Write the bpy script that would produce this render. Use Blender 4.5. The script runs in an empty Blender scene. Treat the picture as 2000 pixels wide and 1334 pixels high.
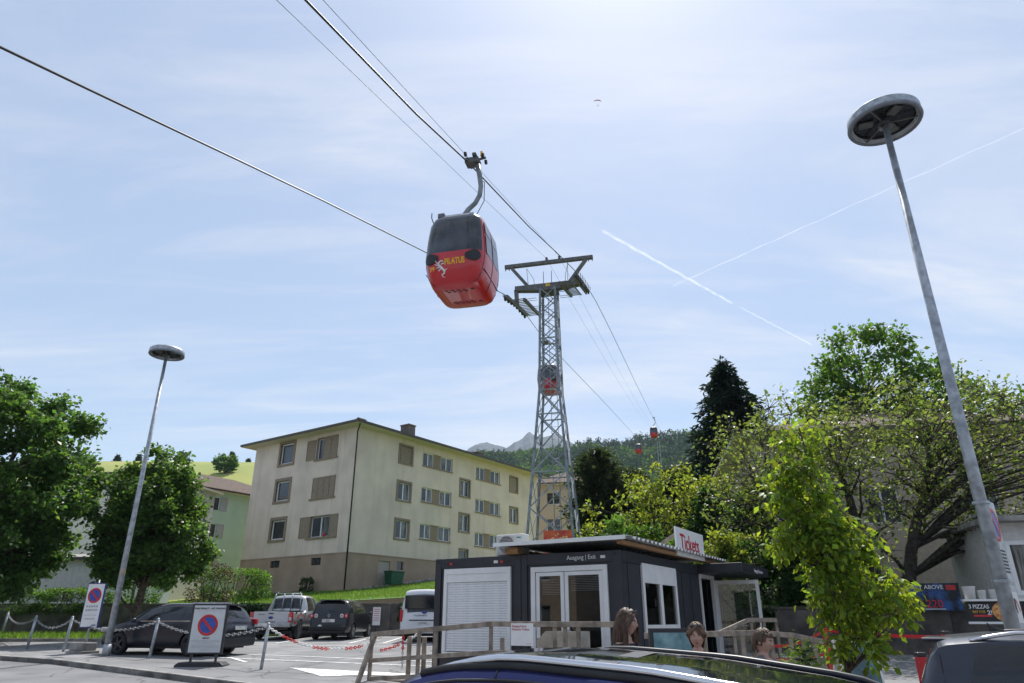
import bpy, bmesh, math, random
import numpy as np
from mathutils import Vector, Matrix, Euler, Quaternion, noise as mnoise
R = math.radians
random.seed(7); RNG = np.random.default_rng(7)
SC = bpy.context.scene
COL = SC.collection
# ------------------------------------------------------------------ camera
cam_d = bpy.data.cameras.new('camera'); cam = bpy.data.objects.new('camera', cam_d); COL.objects.link(cam)
cam.location = (0, 0, 1.65); cam.rotation_euler = (R(90 + 22.13), 0, 0)
cam_d.sensor_width = 36; cam_d.lens = 24.12; cam_d.clip_start = 0.05; cam_d.clip_end = 40000
SC.camera = cam
# ------------------------------------------------------------------ sky, sun, exposure
SUN_AZ, SUN_EL = R(14), R(58)
world = bpy.data.worlds.new('World'); SC.world = world; world.use_nodes = True
wn, wl = world.node_tree.nodes, world.node_tree.links
bg = wn['Background']; bg.inputs[1].default_value = 0.10
sky = wn.new('ShaderNodeTexSky'); sky.sky_type = 'NISHITA'; sky.sun_disc = False
sky.sun_elevation = SUN_EL; sky.sun_rotation = SUN_AZ; sky.altitude = 500
sky.air_density = 1.0; sky.dust_density = 1.3; sky.ozone_density = 2.0
# thin cirrus: streaked noise on a high flat cloud layer, seen by direction
tc = wn.new('ShaderNodeTexCoord'); sep = wn.new('ShaderNodeSeparateXYZ'); wl.new(tc.outputs['Generated'], sep.inputs[0])
def wmath(op, a, b=None):
    n = wn.new('ShaderNodeMath'); n.operation = op
    for i, x in enumerate((a, b)):
        if x is None: continue
        if isinstance(x, (int, float)): n.inputs[i].default_value = x
        else: wl.new(x, n.inputs[i])
    return n.outputs[0]
zz = wmath('ADD', wmath('MAXIMUM', sep.outputs[2], 0.0), 0.12)
comb = wn.new('ShaderNodeCombineXYZ')
wl.new(wmath('DIVIDE', sep.outputs[0], zz), comb.inputs[0]); wl.new(wmath('DIVIDE', sep.outputs[1], zz), comb.inputs[1])
def cloud(rot, scl, nscale, detail, dist, lo, hi):
    mp = wn.new('ShaderNodeMapping'); mp.inputs['Rotation'].default_value = (0, 0, rot); mp.inputs['Scale'].default_value = scl
    wl.new(comb.outputs[0], mp.inputs[0])
    no = wn.new('ShaderNodeTexNoise'); no.inputs['Scale'].default_value = nscale; no.inputs['Detail'].default_value = detail
    no.inputs['Roughness'].default_value = 0.62; no.inputs['Distortion'].default_value = dist
    wl.new(mp.outputs[0], no.inputs[0])
    mr = wn.new('ShaderNodeMapRange'); mr.interpolation_type = 'SMOOTHSTEP'
    mr.inputs[1].default_value = lo; mr.inputs[2].default_value = hi; wl.new(no.outputs[0], mr.inputs[0]); return mr.outputs[0]
c1 = cloud(R(28), (0.5, 1.5, 1), 0.9, 9, 0.7, 0.42, 0.72)
c2 = cloud(R(-24), (0.45, 1.9, 1), 2.0, 10, 1.1, 0.46, 0.74)
cm = wmath('MINIMUM', wmath('ADD', wmath('MULTIPLY', c1, 0.70), wmath('MULTIPLY', c2, 0.40)), 0.85)
veil = wn.new('ShaderNodeMixRGB'); veil.inputs[0].default_value = 0.50; veil.inputs[2].default_value = (4.5, 5.35, 6.9, 1); wl.new(sky.outputs[0], veil.inputs[1])
mix = wn.new('ShaderNodeMixRGB'); wl.new(cm, mix.inputs[0]); wl.new(veil.outputs[0], mix.inputs[1])
# cloud light: the sky's own brightness, desaturated and lifted
bw = wn.new('ShaderNodeRGBToBW'); wl.new(sky.outputs[0], bw.inputs[0])
cl = wn.new('ShaderNodeCombineXYZ')
g_ = wmath('ADD', wmath('MULTIPLY', bw.outputs[0], 0.22), 5.6)
wl.new(wmath('MULTIPLY', g_, 0.97), cl.inputs[0]); wl.new(wmath('MULTIPLY', g_, 0.99), cl.inputs[1]); wl.new(wmath('MULTIPLY', g_, 1.08), cl.inputs[2])
wl.new(cl.outputs[0], mix.inputs[2]); wl.new(mix.outputs[0], bg.inputs[0])
SUN_DIR = Vector((math.sin(SUN_AZ) * math.cos(SUN_EL), math.cos(SUN_AZ) * math.cos(SUN_EL), math.sin(SUN_EL)))
sd = bpy.data.lights.new('sun', 'SUN'); sd.energy = 4.0; sd.angle = R(0.6); sd.color = (1.0, 0.955, 0.89)
sun = bpy.data.objects.new('sun', sd); COL.objects.link(sun); sun.location = (20, 60, 80)
sun.rotation_euler = SUN_DIR.to_track_quat('Z', 'Y').to_euler()
SC.view_settings.view_transform = 'Standard'; SC.view_settings.look = 'None'; SC.view_settings.gamma = 1; SC.view_settings.use_curve_mapping = False
SC.view_settings.exposure = 0.5
SC.cycles.max_bounces = 8; SC.cycles.transparent_max_bounces = 16; SC.cycles.volume_bounces = 1
SC.cycles.caustics_reflective = False; SC.cycles.caustics_refractive = False
SC.cycles.use_denoising = True

# ------------------------------------------------------------------ materials
MATS = {}
def mat(name, col, rough=0.6, metal=0.0, var=0.12, scale=6.0, bump=0.0, bscale=40.0, spec=0.5, col2=None, detail=5, coat=0.0, island=0.0, stretch=None, lo=0.35, hi=0.65):
    if name in MATS: return MATS[name]
    m = bpy.data.materials.new(name); m.use_nodes = True; MATS[name] = m
    n, l = m.node_tree.nodes, m.node_tree.links
    b = n['Principled BSDF']; b.inputs['Roughness'].default_value = rough; b.inputs['Metallic'].default_value = metal
    b.inputs['Specular IOR Level'].default_value = spec; b.inputs['Coat Weight'].default_value = coat
    c = n.new('ShaderNodeTexCoord'); no = n.new('ShaderNodeTexNoise'); no.inputs['Scale'].default_value = scale; no.inputs['Detail'].default_value = detail
    src = c.outputs['Object']
    if stretch:
        mp = n.new('ShaderNodeMapping'); mp.inputs['Scale'].default_value = stretch; l.new(src, mp.inputs[0]); src = mp.outputs[0]
    l.new(src, no.inputs[0])
    mr = n.new('ShaderNodeMapRange'); mr.inputs[1].default_value = lo; mr.inputs[2].default_value = hi; l.new(no.outputs[0], mr.inputs[0])
    mx = n.new('ShaderNodeMixRGB')
    c2 = col2 or tuple(max(0, x * (1 - 2 * var)) for x in col)
    c1_ = col if col2 else tuple(min(1, x * (1 + var)) for x in col)
    mx.inputs[1].default_value = (*c1_, 1); mx.inputs[2].default_value = (*c2, 1); l.new(mr.outputs[0], mx.inputs[0])
    out = mx.outputs[0]
    if island:
        g = n.new('ShaderNodeNewGeometry'); hs = n.new('ShaderNodeHueSaturation')
        r1 = n.new('ShaderNodeMapRange'); r1.inputs[3].default_value = 1 - island; r1.inputs[4].default_value = 1 + island
        l.new(g.outputs['Random Per Island'], r1.inputs[0]); l.new(r1.outputs[0], hs.inputs['Value']); l.new(out, hs.inputs['Color']); out = hs.outputs[0]
    l.new(out, b.inputs['Base Color'])
    if bump:
        n2 = n.new('ShaderNodeTexNoise'); n2.inputs['Scale'].default_value = bscale; n2.inputs['Detail'].default_value = 6; l.new(src, n2.inputs[0])
        bp = n.new('ShaderNodeBump'); bp.inputs['Strength'].default_value = bump; bp.inputs['Distance'].default_value = 0.02
        l.new(n2.outputs[0], bp.inputs['Height']); l.new(bp.outputs[0], b.inputs['Normal'])
    return m
def leafmat(name, col, trans, rough=0.45, island=0.3, hue=0.02, tw=0.5):
    """a leaf lets sunlight through: diffuse and gloss on the front, translucent colour behind"""
    if name in MATS: return MATS[name]
    m = bpy.data.materials.new(name); m.use_nodes = True; MATS[name] = m
    n, l = m.node_tree.nodes, m.node_tree.links
    b = n['Principled BSDF']; b.inputs['Roughness'].default_value = rough; b.inputs['Specular IOR Level'].default_value = 0.35
    g = n.new('ShaderNodeNewGeometry')
    def tinted(c):
        hs = n.new('ShaderNodeHueSaturation'); hs.inputs['Color'].default_value = (*c, 1)
        r1 = n.new('ShaderNodeMapRange'); r1.inputs[3].default_value = 1 - island; r1.inputs[4].default_value = 1 + island
        r2 = n.new('ShaderNodeMapRange'); r2.inputs[3].default_value = 0.5 - hue; r2.inputs[4].default_value = 0.5 + hue
        l.new(g.outputs['Random Per Island'], r1.inputs[0]); l.new(r1.outputs[0], hs.inputs['Value'])
        mu = n.new('ShaderNodeMath'); mu.operation = 'MULTIPLY'; mu.inputs[1].default_value = 7.31; l.new(g.outputs['Random Per Island'], mu.inputs[0])
        fr = n.new('ShaderNodeMath'); fr.operation = 'FRACT'; l.new(mu.outputs[0], fr.inputs[0])
        l.new(fr.outputs[0], r2.inputs[0]); l.new(r2.outputs[0], hs.inputs['Hue']); return hs.outputs[0]
    l.new(tinted(col), b.inputs['Base Color'])
    t = n.new('ShaderNodeBsdfTranslucent'); l.new(tinted(trans), t.inputs[0])
    ms = n.new('ShaderNodeMixShader'); ms.inputs[0].default_value = tw
    l.new(b.outputs[0], ms.inputs[1]); l.new(t.outputs[0], ms.inputs[2]); l.new(ms.outputs[0], n['Material Output'].inputs[0])
    return m
def glassmat(name, tint=(0.9, 0.95, 0.95), alpha=0.25, rough=0.02):
    """thin window glass: mirror-like reflection by angle over a clear, slightly tinted pane"""
    if name in MATS: return MATS[name]
    m = bpy.data.materials.new(name); m.use_nodes = True; MATS[name] = m
    n, l = m.node_tree.nodes, m.node_tree.links
    n.remove(n['Principled BSDF'])
    tr = n.new('ShaderNodeBsdfTransparent'); tr.inputs[0].default_value = (*tint, 1)
    gl = n.new('ShaderNodeBsdfGlossy'); gl.inputs['Roughness'].default_value = rough
    fr = n.new('ShaderNodeFresnel'); fr.inputs[0].default_value = 1.5
    ad = n.new('ShaderNodeMath'); ad.operation = 'ADD'; ad.use_clamp = True; ad.inputs[1].default_value = alpha; l.new(fr.outputs[0], ad.inputs[0])
    ms = n.new('ShaderNodeMixShader'); l.new(ad.outputs[0], ms.inputs[0]); l.new(tr.outputs[0], ms.inputs[1]); l.new(gl.outputs[0], ms.inputs[2])
    l.new(ms.outputs[0], n['Material Output'].inputs[0]); return m

# ------------------------------------------------------------------ mesh builder
class MB:
    def __init__(s): s.v = []; s.f = []; s.sm = []
    def add(s, vs, fs, smooth=False):
        o = len(s.v); s.v += [tuple(p) for p in vs]; s.f += [tuple(i + o for i in f) for f in fs]; s.sm += [smooth] * len(fs); return s
    def box(s, c, d, rz=0, M=None):
        hx, hy, hz = d[0] / 2, d[1] / 2, d[2] / 2
        vs = [Vector((x, y, z)) for x in (-hx, hx) for y in (-hy, hy) for z in (-hz, hz)]
        if M is not None: vs = [M @ p for p in vs]
        elif rz: 
            q = Matrix.Rotation(rz, 3, 'Z'); vs = [q @ p for p in vs]
        c = Vector(c); vs = [p + c for p in vs]
        return s.add(vs, [(0, 1, 3, 2), (4, 6, 7, 5), (0, 4, 5, 1), (2, 3, 7, 6), (0, 2, 6, 4), (1, 5, 7, 3)])
    def b2(s, a, b):
        return s.box([(a[i] + b[i]) / 2 for i in range(3)], [abs(b[i] - a[i]) for i in range(3)])
    def bar(s, p0, p1, w, h=None, up=(0, 0, 1)):
        """square bar from p0 to p1"""
        p0, p1 = Vector(p0), Vector(p1); d = p1 - p0; L = d.length
        if L < 1e-6: return s
        d.normalize(); u = Vector(up)
        if abs(d.dot(u)) > 0.98: u = Vector((0, 1, 0))
        x = d.cross(u).normalized(); y = x.cross(d).normalized(); h = h or w
        vs = []
        for p in (p0, p1):
            for a, b in ((-1, -1), (1, -1), (1, 1), (-1, 1)): vs.append(p + x * a * w / 2 + y * b * h / 2)
        return s.add(vs, [(0, 3, 2, 1), (4, 5, 6, 7), (0, 1, 5, 4), (1, 2, 6, 5), (2, 3, 7, 6), (3, 0, 4, 7)])
    def tube(s, pts, rad, n=8, caps=True):
        pts = [Vector(p) for p in pts]; k = len(pts)
        rs = rad if isinstance(rad, (list, tuple)) else [rad] * k
        vs = []; prev = None
        for i, p in enumerate(pts):
            t = (pts[min(i + 1, k - 1)] - pts[max(i - 1, 0)]).normalized()
            if prev is None:
                a = Vector((0, 0, 1)) if abs(t.z) < 0.9 else Vector((1, 0, 0)); x = t.cross(a).normalized()
            else:
                x = (prev - t * prev.dot(t)); x = x.normalized() if x.length > 1e-6 else t.orthogonal().normalized()
            prev = x; y = t.cross(x)
            for j in range(n):
                q = 2 * math.pi * j / n; vs.append(p + (x * math.cos(q) + y * math.sin(q)) * rs[i])
        fs = [(i * n + j, i * n + (j + 1) % n, (i + 1) * n + (j + 1) % n, (i + 1) * n + j) for i in range(k - 1) for j in range(n)]
        s.add(vs, fs, True)
        if caps: s.add([], []); o = len(s.v) - len(vs); s.f += [tuple(o + j for j in reversed(range(n))), tuple(o + (k - 1) * n + j for j in range(n))]; s.sm += [False, False]
        return s
    def lathe(s, prof, n=24, c=(0, 0, 0), smooth=True):
        vs = []; c = Vector(c)
        for r, z in prof:
            for j in range(n):
                q = 2 * math.pi * j / n; vs.append(c + Vector((r * math.cos(q), r * math.sin(q), z)))
        k = len(prof)
        fs = [(i * n + j, i * n + (j + 1) % n, (i + 1) * n + (j + 1) % n, (i + 1) * n + j) for i in range(k - 1) for j in range(n)]
        s.add(vs, fs, smooth); return s
    def prism(s, poly, d, M=None):
        """poly in local XZ plane extruded along +Y by d"""
        k = len(poly); vs = [Vector((x, 0, z)) for x, z in poly] + [Vector((x, d, z)) for x, z in poly]
        if M is not None: vs = [M @ p for p in vs]
        fs = [tuple(range(k)), tuple(reversed(range(k, 2 * k)))] + [(i, i + k, (i + 1) % k + k, (i + 1) % k) for i in range(k)]
        return s.add(vs, fs)
    def mesh(s, name, m):
        me = bpy.data.meshes.new(name); me.from_pydata(s.v, [], s.f)
        me.polygons.foreach_set('use_smooth', s.sm); 
        if m: me.materials.append(m)
        bm = bmesh.new(); bm.from_mesh(me); bmesh.ops.recalc_face_normals(bm, faces=bm.faces); bm.to_mesh(me); bm.free(); me.update(); return me
    def build(s, name, m, parent=None, loc=None, rz=0, bevel=0):
        return link(name, s.mesh(name, m), parent, loc, rz, bevel)
def link(name, me, parent=None, loc=None, rz=0, bevel=0, rot=None):
    o = bpy.data.objects.new(name, me); COL.objects.link(o)
    if parent is not None: o.parent = parent
    if loc is not None: o.location = loc
    if rz: o.rotation_euler = (0, 0, rz)
    if rot is not None: o.rotation_euler = rot
    if bevel:
        b = o.modifiers.new('bevel', 'BEVEL'); b.width = bevel; b.segments = 2; b.limit_method = 'ANGLE'
    return o
def tag(o, label, cat, group=None):
    o['label'] = label; o['category'] = cat
    if group: o['group'] = group
    return o
def thing(name, label, cat, loc=(0, 0, 0), rz=0, group=None):
    o = bpy.data.objects.new(name, None); COL.objects.link(o); o.location = loc; o.rotation_euler = (0, 0, rz)
    return tag(o, label, cat, group)
def struct(o, kind='structure'): o['kind'] = kind; return o
def copy_tree(o, parent=None):
    c = o.copy(); COL.objects.link(c); c.parent = parent
    for ch in list(o.children): copy_tree(ch, c)
    return c
def text(name, s, size, m, parent, loc, rot=(R(90), 0, 0), ext=0.002, align='LEFT', sx=1.0, shear=0.0, bold=0.0):
    c = bpy.data.curves.new(name, 'FONT'); c.body = s; c.size = size; c.extrude = ext; c.align_x = align; c.shear = shear; c.offset = bold; c.resolution_u = 3
    t = bpy.data.objects.new(name + '_tmp', c); COL.objects.link(t)
    dg = bpy.context.evaluated_depsgraph_get(); me = bpy.data.meshes.new_from_object(t.evaluated_get(dg)); bpy.data.objects.remove(t)
    me.materials.clear(); me.materials.append(m)
    o = link(name, me, parent, loc, rot=rot); o.scale = (sx, 1, 1); return o
def gz(y):
    return 0 if y < 6 else (.04 * (y - 6) if y < 22 else (.64 + .024 * (y - 22) if y < 34 else .93))
def sstep(a, b, x):
    t = min(1, max(0, (x - a) / (b - a))); return t * t * (3 - 2 * t)

# common materials
def weather(m, kind):
    """adds wear with its own shape: cracks, patches and oil spots on asphalt, rain streaks on render"""
    n, l = m.node_tree.nodes, m.node_tree.links; b = n['Principled BSDF']; src = b.inputs['Base Color'].links[0].from_socket
    tc_ = n.new('ShaderNodeTexCoord')
    def layer(fac, col, s):
        x = n.new('ShaderNodeMixRGB'); l.new(fac, x.inputs[0]); l.new(s, x.inputs[1]); x.inputs[2].default_value = (*col, 1); return x.outputs[0]
    def ramp(sock, lo, hi, a, c):
        r = n.new('ShaderNodeMapRange'); r.interpolation_type = 'SMOOTHSTEP'; r.inputs[1].default_value = lo; r.inputs[2].default_value = hi; r.inputs[3].default_value = a; r.inputs[4].default_value = c; l.new(sock, r.inputs[0]); return r.outputs[0]
    def noise_(scale, det, dist=0.0, st=None):
        no = n.new('ShaderNodeTexNoise'); no.inputs['Scale'].default_value = scale; no.inputs['Detail'].default_value = det; no.inputs['Distortion'].default_value = dist
        if st:
            mp = n.new('ShaderNodeMapping'); mp.inputs['Scale'].default_value = st; l.new(tc_.outputs['Object'], mp.inputs[0]); l.new(mp.outputs[0], no.inputs[0])
        else: l.new(tc_.outputs['Object'], no.inputs[0])
        return no.outputs[0]
    if kind == 'asphalt':
        src = layer(ramp(noise_(.16, 4, .6), .50, .58, 0, .45), (.15, .15, .152), src)
        src = layer(ramp(noise_(1.1, 8, .3), .60, .74, 0, .6), (.10, .098, .095), src)
        vo = n.new('ShaderNodeTexVoronoi'); vo.feature = 'DISTANCE_TO_EDGE'; vo.inputs['Scale'].default_value = .33; mp = n.new('ShaderNodeVectorMath'); mp.operation = 'ADD'
        nn = n.new('ShaderNodeTexNoise'); nn.inputs['Scale'].default_value = .9; nn.inputs['Detail'].default_value = 6; l.new(tc_.outputs['Object'], nn.inputs[0]); l.new(tc_.outputs['Object'], mp.inputs[0]); l.new(nn.outputs['Color'], mp.inputs[1]); l.new(mp.outputs[0], vo.inputs[0])
        src = layer(ramp(vo.outputs['Distance'], .0, .012, .75, 0), (.05, .05, .05), src)
    else:
        src = layer(ramp(noise_(1.6, 7, .2, (1, 1, .07)), .50, .80, 0, .38), (.30, .27, .22), src)
        src = layer(ramp(noise_(.25, 5, .4), .48, .70, 0, .30), (.42, .37, .30), src)
    l.new(src, b.inputs['Base Color']); return m
M_asph = weather(mat('asphalt', (0.205, 0.205, 0.21), 0.9, var=0.13, scale=0.7, bump=0.25, bscale=160, detail=10), 'asphalt')
M_pave = weather(mat('pavement_asphalt', (0.24, 0.24, 0.242), 0.9, var=0.12, scale=0.9, bump=0.25, bscale=150, detail=10), 'asphalt')
M_conc = mat('concrete', (0.30, 0.29, 0.27), 0.85, var=0.2, scale=3, bump=0.3, bscale=50)
M_wallconc = mat('old_concrete_wall', (0.15, 0.135, 0.115), 0.95, var=0.3, scale=1.6, bump=0.6, bscale=25, col2=(0.06, 0.055, 0.05))
M_white = mat('white_paint', (0.78, 0.78, 0.77), 0.5, var=0.03, scale=3)
M_roadpaint = mat('road_paint', (0.74, 0.74, 0.72), 0.8, var=0.18, scale=9, bump=0.2, bscale=120)
M_galv = mat('galvanised_steel', (0.40, 0.43, 0.46), 0.5, 0.55, var=0.16, scale=9, detail=8)
M_steel = mat('dark_painted_steel', (0.13, 0.13, 0.125), 0.6, 0.2, var=0.15, scale=5)
M_tsteel = mat('tower_steel', (0.27, 0.30, 0.32), 0.55, 0.35, var=0.18, scale=3)
M_black = mat('black_rubber', (0.018, 0.018, 0.02), 0.6, var=0.2)
M_blackp = mat('black_plastic', (0.03, 0.03, 0.033), 0.4, var=0.1)
M_grass = mat('grass_ground', (0.11, 0.20, 0.035), 0.95, var=0.2, scale=1.2, bump=0.8, bscale=30, col2=(0.07, 0.14, 0.025))
M_red = mat('red_paint', (0.55, 0.03, 0.035), 0.4, var=0.05)
M_wood = mat('weathered_wood', (0.30, 0.25, 0.20), 0.85, var=0.22, scale=5, bump=0.3, bscale=60)
M_bark = mat('bark', (0.10, 0.075, 0.055), 0.95, var=0.3, scale=8, bump=0.8, bscale=20)
M_chrome = mat('chrome', (0.7, 0.7, 0.72), 0.15, 1.0, var=0.02)
M_navyfr = mat('blue_sign_edge', (0.03, 0.04, 0.22), 0.4)
# ------------------------------------------------------------------ ground
def terr(x, y):
    e = (x + 12.3) * .577 + (y - 53.5) * .816
    b = 3.6 + (0.095 * e if e < 0 else 0.125 * e)
    b = min(max(b, 2.3), 5.2)
    m = 50 * sstep(90, 262, y) * (1 - sstep(-78, -20, x)) * (1 - 0.3 * sstep(262, 420, y))
    t = min(1, max(0, (y - 120) / 780)); rx = [-700, -300, -101, -68, -34, 0, 41, 68, 103, 137, 171, 206, 234, 275, 342, 477, 677, 1000]
    rz_ = [120, 150, 180, 188, 194, 192, 194, 197, 205, 205, 210, 217, 220, 218, 211, 197, 183, 150]
    f = float(np.interp(x, rx, rz_)) * t ** 1.45 * (1 - 0.25 * sstep(900, 1150, y))
    n = mnoise.noise(Vector((x * .012, y * .012, 3.3))) * 6 * sstep(120, 400, y)
    return max(b + m, b + f) + n
def sheet(name, xs, ys, fz, m):
    mb = MB(); nx = len(xs)
    mb.add([(x, y, fz(x, y)) for y in ys for x in xs], [(j * nx + i, j * nx + i + 1, (j + 1) * nx + i + 1, (j + 1) * nx + i) for j in range(len(ys) - 1) for i in range(nx - 1)], True)
    return struct(mb.build(name, m))
xs_g = [-3000, -600, -150, -60, -30, -15, 0, 15, 30, 60, 150, 600, 3000]
sheet('ground', xs_g, [-3000, -300, -50, 0, 3, 6, 10, 14, 18, 22, 28, 34, 37.2], lambda x, y: gz(y), M_asph)
M_terr = mat('meadow', (0.30, 0.31, 0.08), 0.95, var=0.2, scale=0.03, bump=0.5, bscale=3, col2=(0.17, 0.24, 0.05), detail=8)
xs_t = list(np.arange(-720, -60, 22)) + list(np.arange(-60, 60, 3)) + list(np.arange(60, 1010, 22))
ys_t = list(np.arange(36.9, 60, 1.6)) + list(np.arange(60, 120, 6)) + list(np.arange(120, 1160, 16))
lawn = sheet('hillside_terrain', xs_t, ys_t, terr, M_terr)
# near lawn: mown green, a sheet just above the terrain
def lawnz(x, y): return terr(x, y) + 0.03
sheet('lawn', list(np.arange(-24, 6, 1.5)), list(np.arange(36.95, 62, 1.5)), lawnz, M_grass)
# terrace behind the right-hand wall
def wy(x): return 25.6 - 0.30 * (x - 3.5) if x < 20 else 20.65
def tz(x, y): 
    w = wy(x); k = (y - w) / (36.9 - w); return 2.02 + (terr(x, 36.9) - 2.02) * k
mb = MB(); xs = [3.5, 6, 9, 12, 15, 18, 20, 24, 30, 40, 60]; ks = [0.01, .2, .4, .6, .8, 1.0]; nx = len(xs)
mb.add([(x, wy(x) + .15 + (36.9 - wy(x) - .15) * k, tz(x, wy(x) + (36.9 - wy(x)) * k)) for k in ks for x in xs], [(j * nx + i, j * nx + i + 1, (j + 1) * nx + i + 1, (j + 1) * nx + i) for j in range(len(ks) - 1) for i in range(nx - 1)], True)
struct(mb.build('terrace', mat('garden_soil', (0.09, 0.11, 0.04), 0.95, var=0.3, scale=2, bump=0.6, bscale=15)))
# retaining walls
def wallstrip(name, pts, h, th, label, m=M_wallconc):
    t = thing(name, label, 'wall')
    for (a, b) in zip(pts[:-1], pts[1:]):
        L = math.hypot(b[0] - a[0], b[1] - a[1]); n = max(1, round(L / 3.2))
        for i in range(n):
            p = [a[k] + (b[k] - a[k]) * i / n for k in (0, 1)]; q = [a[k] + (b[k] - a[k]) * (i + 1) / n for k in (0, 1)]
            d = Vector((q[0] - p[0], q[1] - p[1], 0)); ln = d.length; d.normalize()
            z0, z1 = gz(p[1]) - .3, h
            c = ((p[0] + q[0]) / 2 - d.y * th / 2, (p[1] + q[1]) / 2 + d.x * th / 2, (z0 + z1) / 2)
            MB().box((0, 0, 0), (ln - .012, th, z1 - z0)).build('wall_panel', m, t, c, math.atan2(d.y, d.x), bevel=.008)
            MB().box((0, 0, 0), (ln - .02, th + .06, .08)).build('coping', M_wallconc, t, (c[0], c[1], h + .042), math.atan2(d.y, d.x), bevel=.01)
    return t
wallstrip('retaining_wall', [(-34, 36.6), (3.3, 36.6)], 2.36, .3, 'dark concrete retaining wall below the lawn behind the parked pickup')
wallstrip('retaining_wall', [(3.6, 25.6), (20, 20.68), (34, 20.65)], 1.98, .3, 'long dark concrete wall behind the young bright green tree')
# raised pavement with kerb at the road, lower left
kp = [(-30, 34.2), (-14.39, 21.24), (-12.33, 20.26), (-7.27, 16.68), (-5.2, 15.2), (-2.6, 13.4), (0, 11.6), (4, 9.4), (12, 9.0), (34, 9.0)]
mb = MB(); vs = []; K = len(kp)
for (x, y) in kp: vs += [(x, y, gz(y) - .25), (x, y, gz(y) + .105)]
mb.add(vs, [(2 * i, 2 * i + 2, 2 * i + 3, 2 * i + 1) for i in range(K - 1)])
struct(mb.build('pavement_edge', M_conc))
# kerb stones along it
kt = thing('kerb', 'pale stone kerb between the pavement and the road', 'kerb'); kt['kind'] = 'structure'
for (a, b) in zip(kp[:-1], kp[1:]):
    L = math.hypot(b[0] - a[0], b[1] - a[1]); n = max(1, round(L / 1.0))
    for i in range(n):
        p = [a[k] + (b[k] - a[k]) * i / n for k in (0, 1)]; q = [a[k] + (b[k] - a[k]) * (i + 1) / n for k in (0, 1)]
        za, zb = gz(p[1]), gz(q[1]); dx, dy = q[0] - p[0], q[1] - p[1]; l = math.hypot(dx, dy); nx_, ny_ = -dy / l, dx / l
        if nx_ * 1 + ny_ * 1 < 0: nx_, ny_ = -nx_, -ny_
        w = .14; g_ = .006
        p = [p[0] + dx / l * g_, p[1] + dy / l * g_]; q = [q[0] - dx / l * g_, q[1] - dy / l * g_]
        A = [(p[0], p[1]), (q[0], q[1]), (q[0] + nx_ * w, q[1] + ny_ * w), (p[0] + nx_ * w, p[1] + ny_ * w)]
        zs = [za, zb, zb, za]
        MB().add([(A[k][0], A[k][1], zs[k] - .2) for k in range(4)] + [(A[k][0], A[k][1], zs[k] + .125) for k in range(4)],
                 [(3, 2, 1, 0), (4, 5, 6, 7), (0, 1, 5, 4), (1, 2, 6, 5), (2, 3, 7, 6), (3, 0, 4, 7)]).build('kerb_stone', M_conc, kt, bevel=.012)
# the pavement / parking surface behind the kerb (one raised sheet)
mb = MB(); 
bk = [(-30, 37.0), (-14.39, 37.0), (-12.33, 37.0), (-7.27, 37.0), (-5.2, 37.0)]
rows = 24; vs = []; W = 0
left = kp; fs = []
for i, (x, y) in enumerate(kp):
    x += .05; y += .1
    for j in range(rows):
        yy = y + (.45 * j if j < 4 else 1.35 + (37.1 - y - 1.35) * (j - 3) / (rows - 4))
        vs.append((x, yy, gz(yy) + (.12 if j < 2 else (.07 if j == 2 else .02))))
for i in range(K - 1):
    for j in range(rows - 1): fs.append((i * rows + j, (i + 1) * rows + j, (i + 1) * rows + j + 1, i * rows + j + 1))
mb.add(vs, fs, True); struct(mb.build('pavement', M_pave))
# painted lines of the parking bays and the big arrow
def paint(name, pts, z=.028, m=M_roadpaint, parent=None):
    mb = MB(); mb.add([(x, y, gz(y) + z) for x, y in pts], [tuple(range(len(pts)))]); return mb.build(name, m, parent)
def line(p, q, w=.12, z=.028):
    d = Vector((q[0] - p[0], q[1] - p[1])).normalized(); n = Vector((-d.y, d.x)) * w / 2; k = max(2, int((Vector(q) - Vector(p)).length / 1.5)); mb = MB(); vs = []
    for i in range(k + 1):
        x = p[0] + (q[0] - p[0]) * i / k; y = p[1] + (q[1] - p[1]) * i / k
        vs += [(x + n.x, y + n.y, gz(y + n.y) + z), (x - n.x, y - n.y, gz(y - n.y) + z)]
    mb.add(vs, [(2 * i, 2 * i + 1, 2 * i + 3, 2 * i + 2) for i in range(k)]); return mb.build('marking_line', M_roadpaint, MK)
MK = struct(thing('road_markings', 'white painted bay lines and arrow on the parking asphalt', 'markings'))
for x in (-11.9, -9.15, -6.3, -5.0, -2.2): line((x, 29.0), (x + .05, 36.3))
line((-14, 28.6), (-1.2, 26.6)); line((-9.5, 23.6), (-1.2, 20.2)); line((-9.0, 22.0), (-.9, 19.0))
line((-9.9, 24.1), (-8.3, 22.4)); line((-8.2, 21.9), (-7.2, 20.5))
paint('marking_arrow', [(-5.6, 19.1), (-4.3, 17.25), (-3.3, 17.5), (-1.6, 17.2), (-1.6, 17.45), (-3.4, 18.2)], .03, M_roadpaint, MK)
line((9.6, 21.9), (13.5, 17.2)); line((12.6, 21.5), (15.5, 17.6)); line((6.9, 21.3), (9.0, 19.2))
mh = MB(); mh.lathe([(0, .012), (.33, .012), (.35, 0)], 20); tag(mh.build('manhole_cover', M_conc, None, (-12.6, 17.9, gz(17.9) + .004)), 'round manhole cover in the road beyond the kerb', 'manhole')
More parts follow.
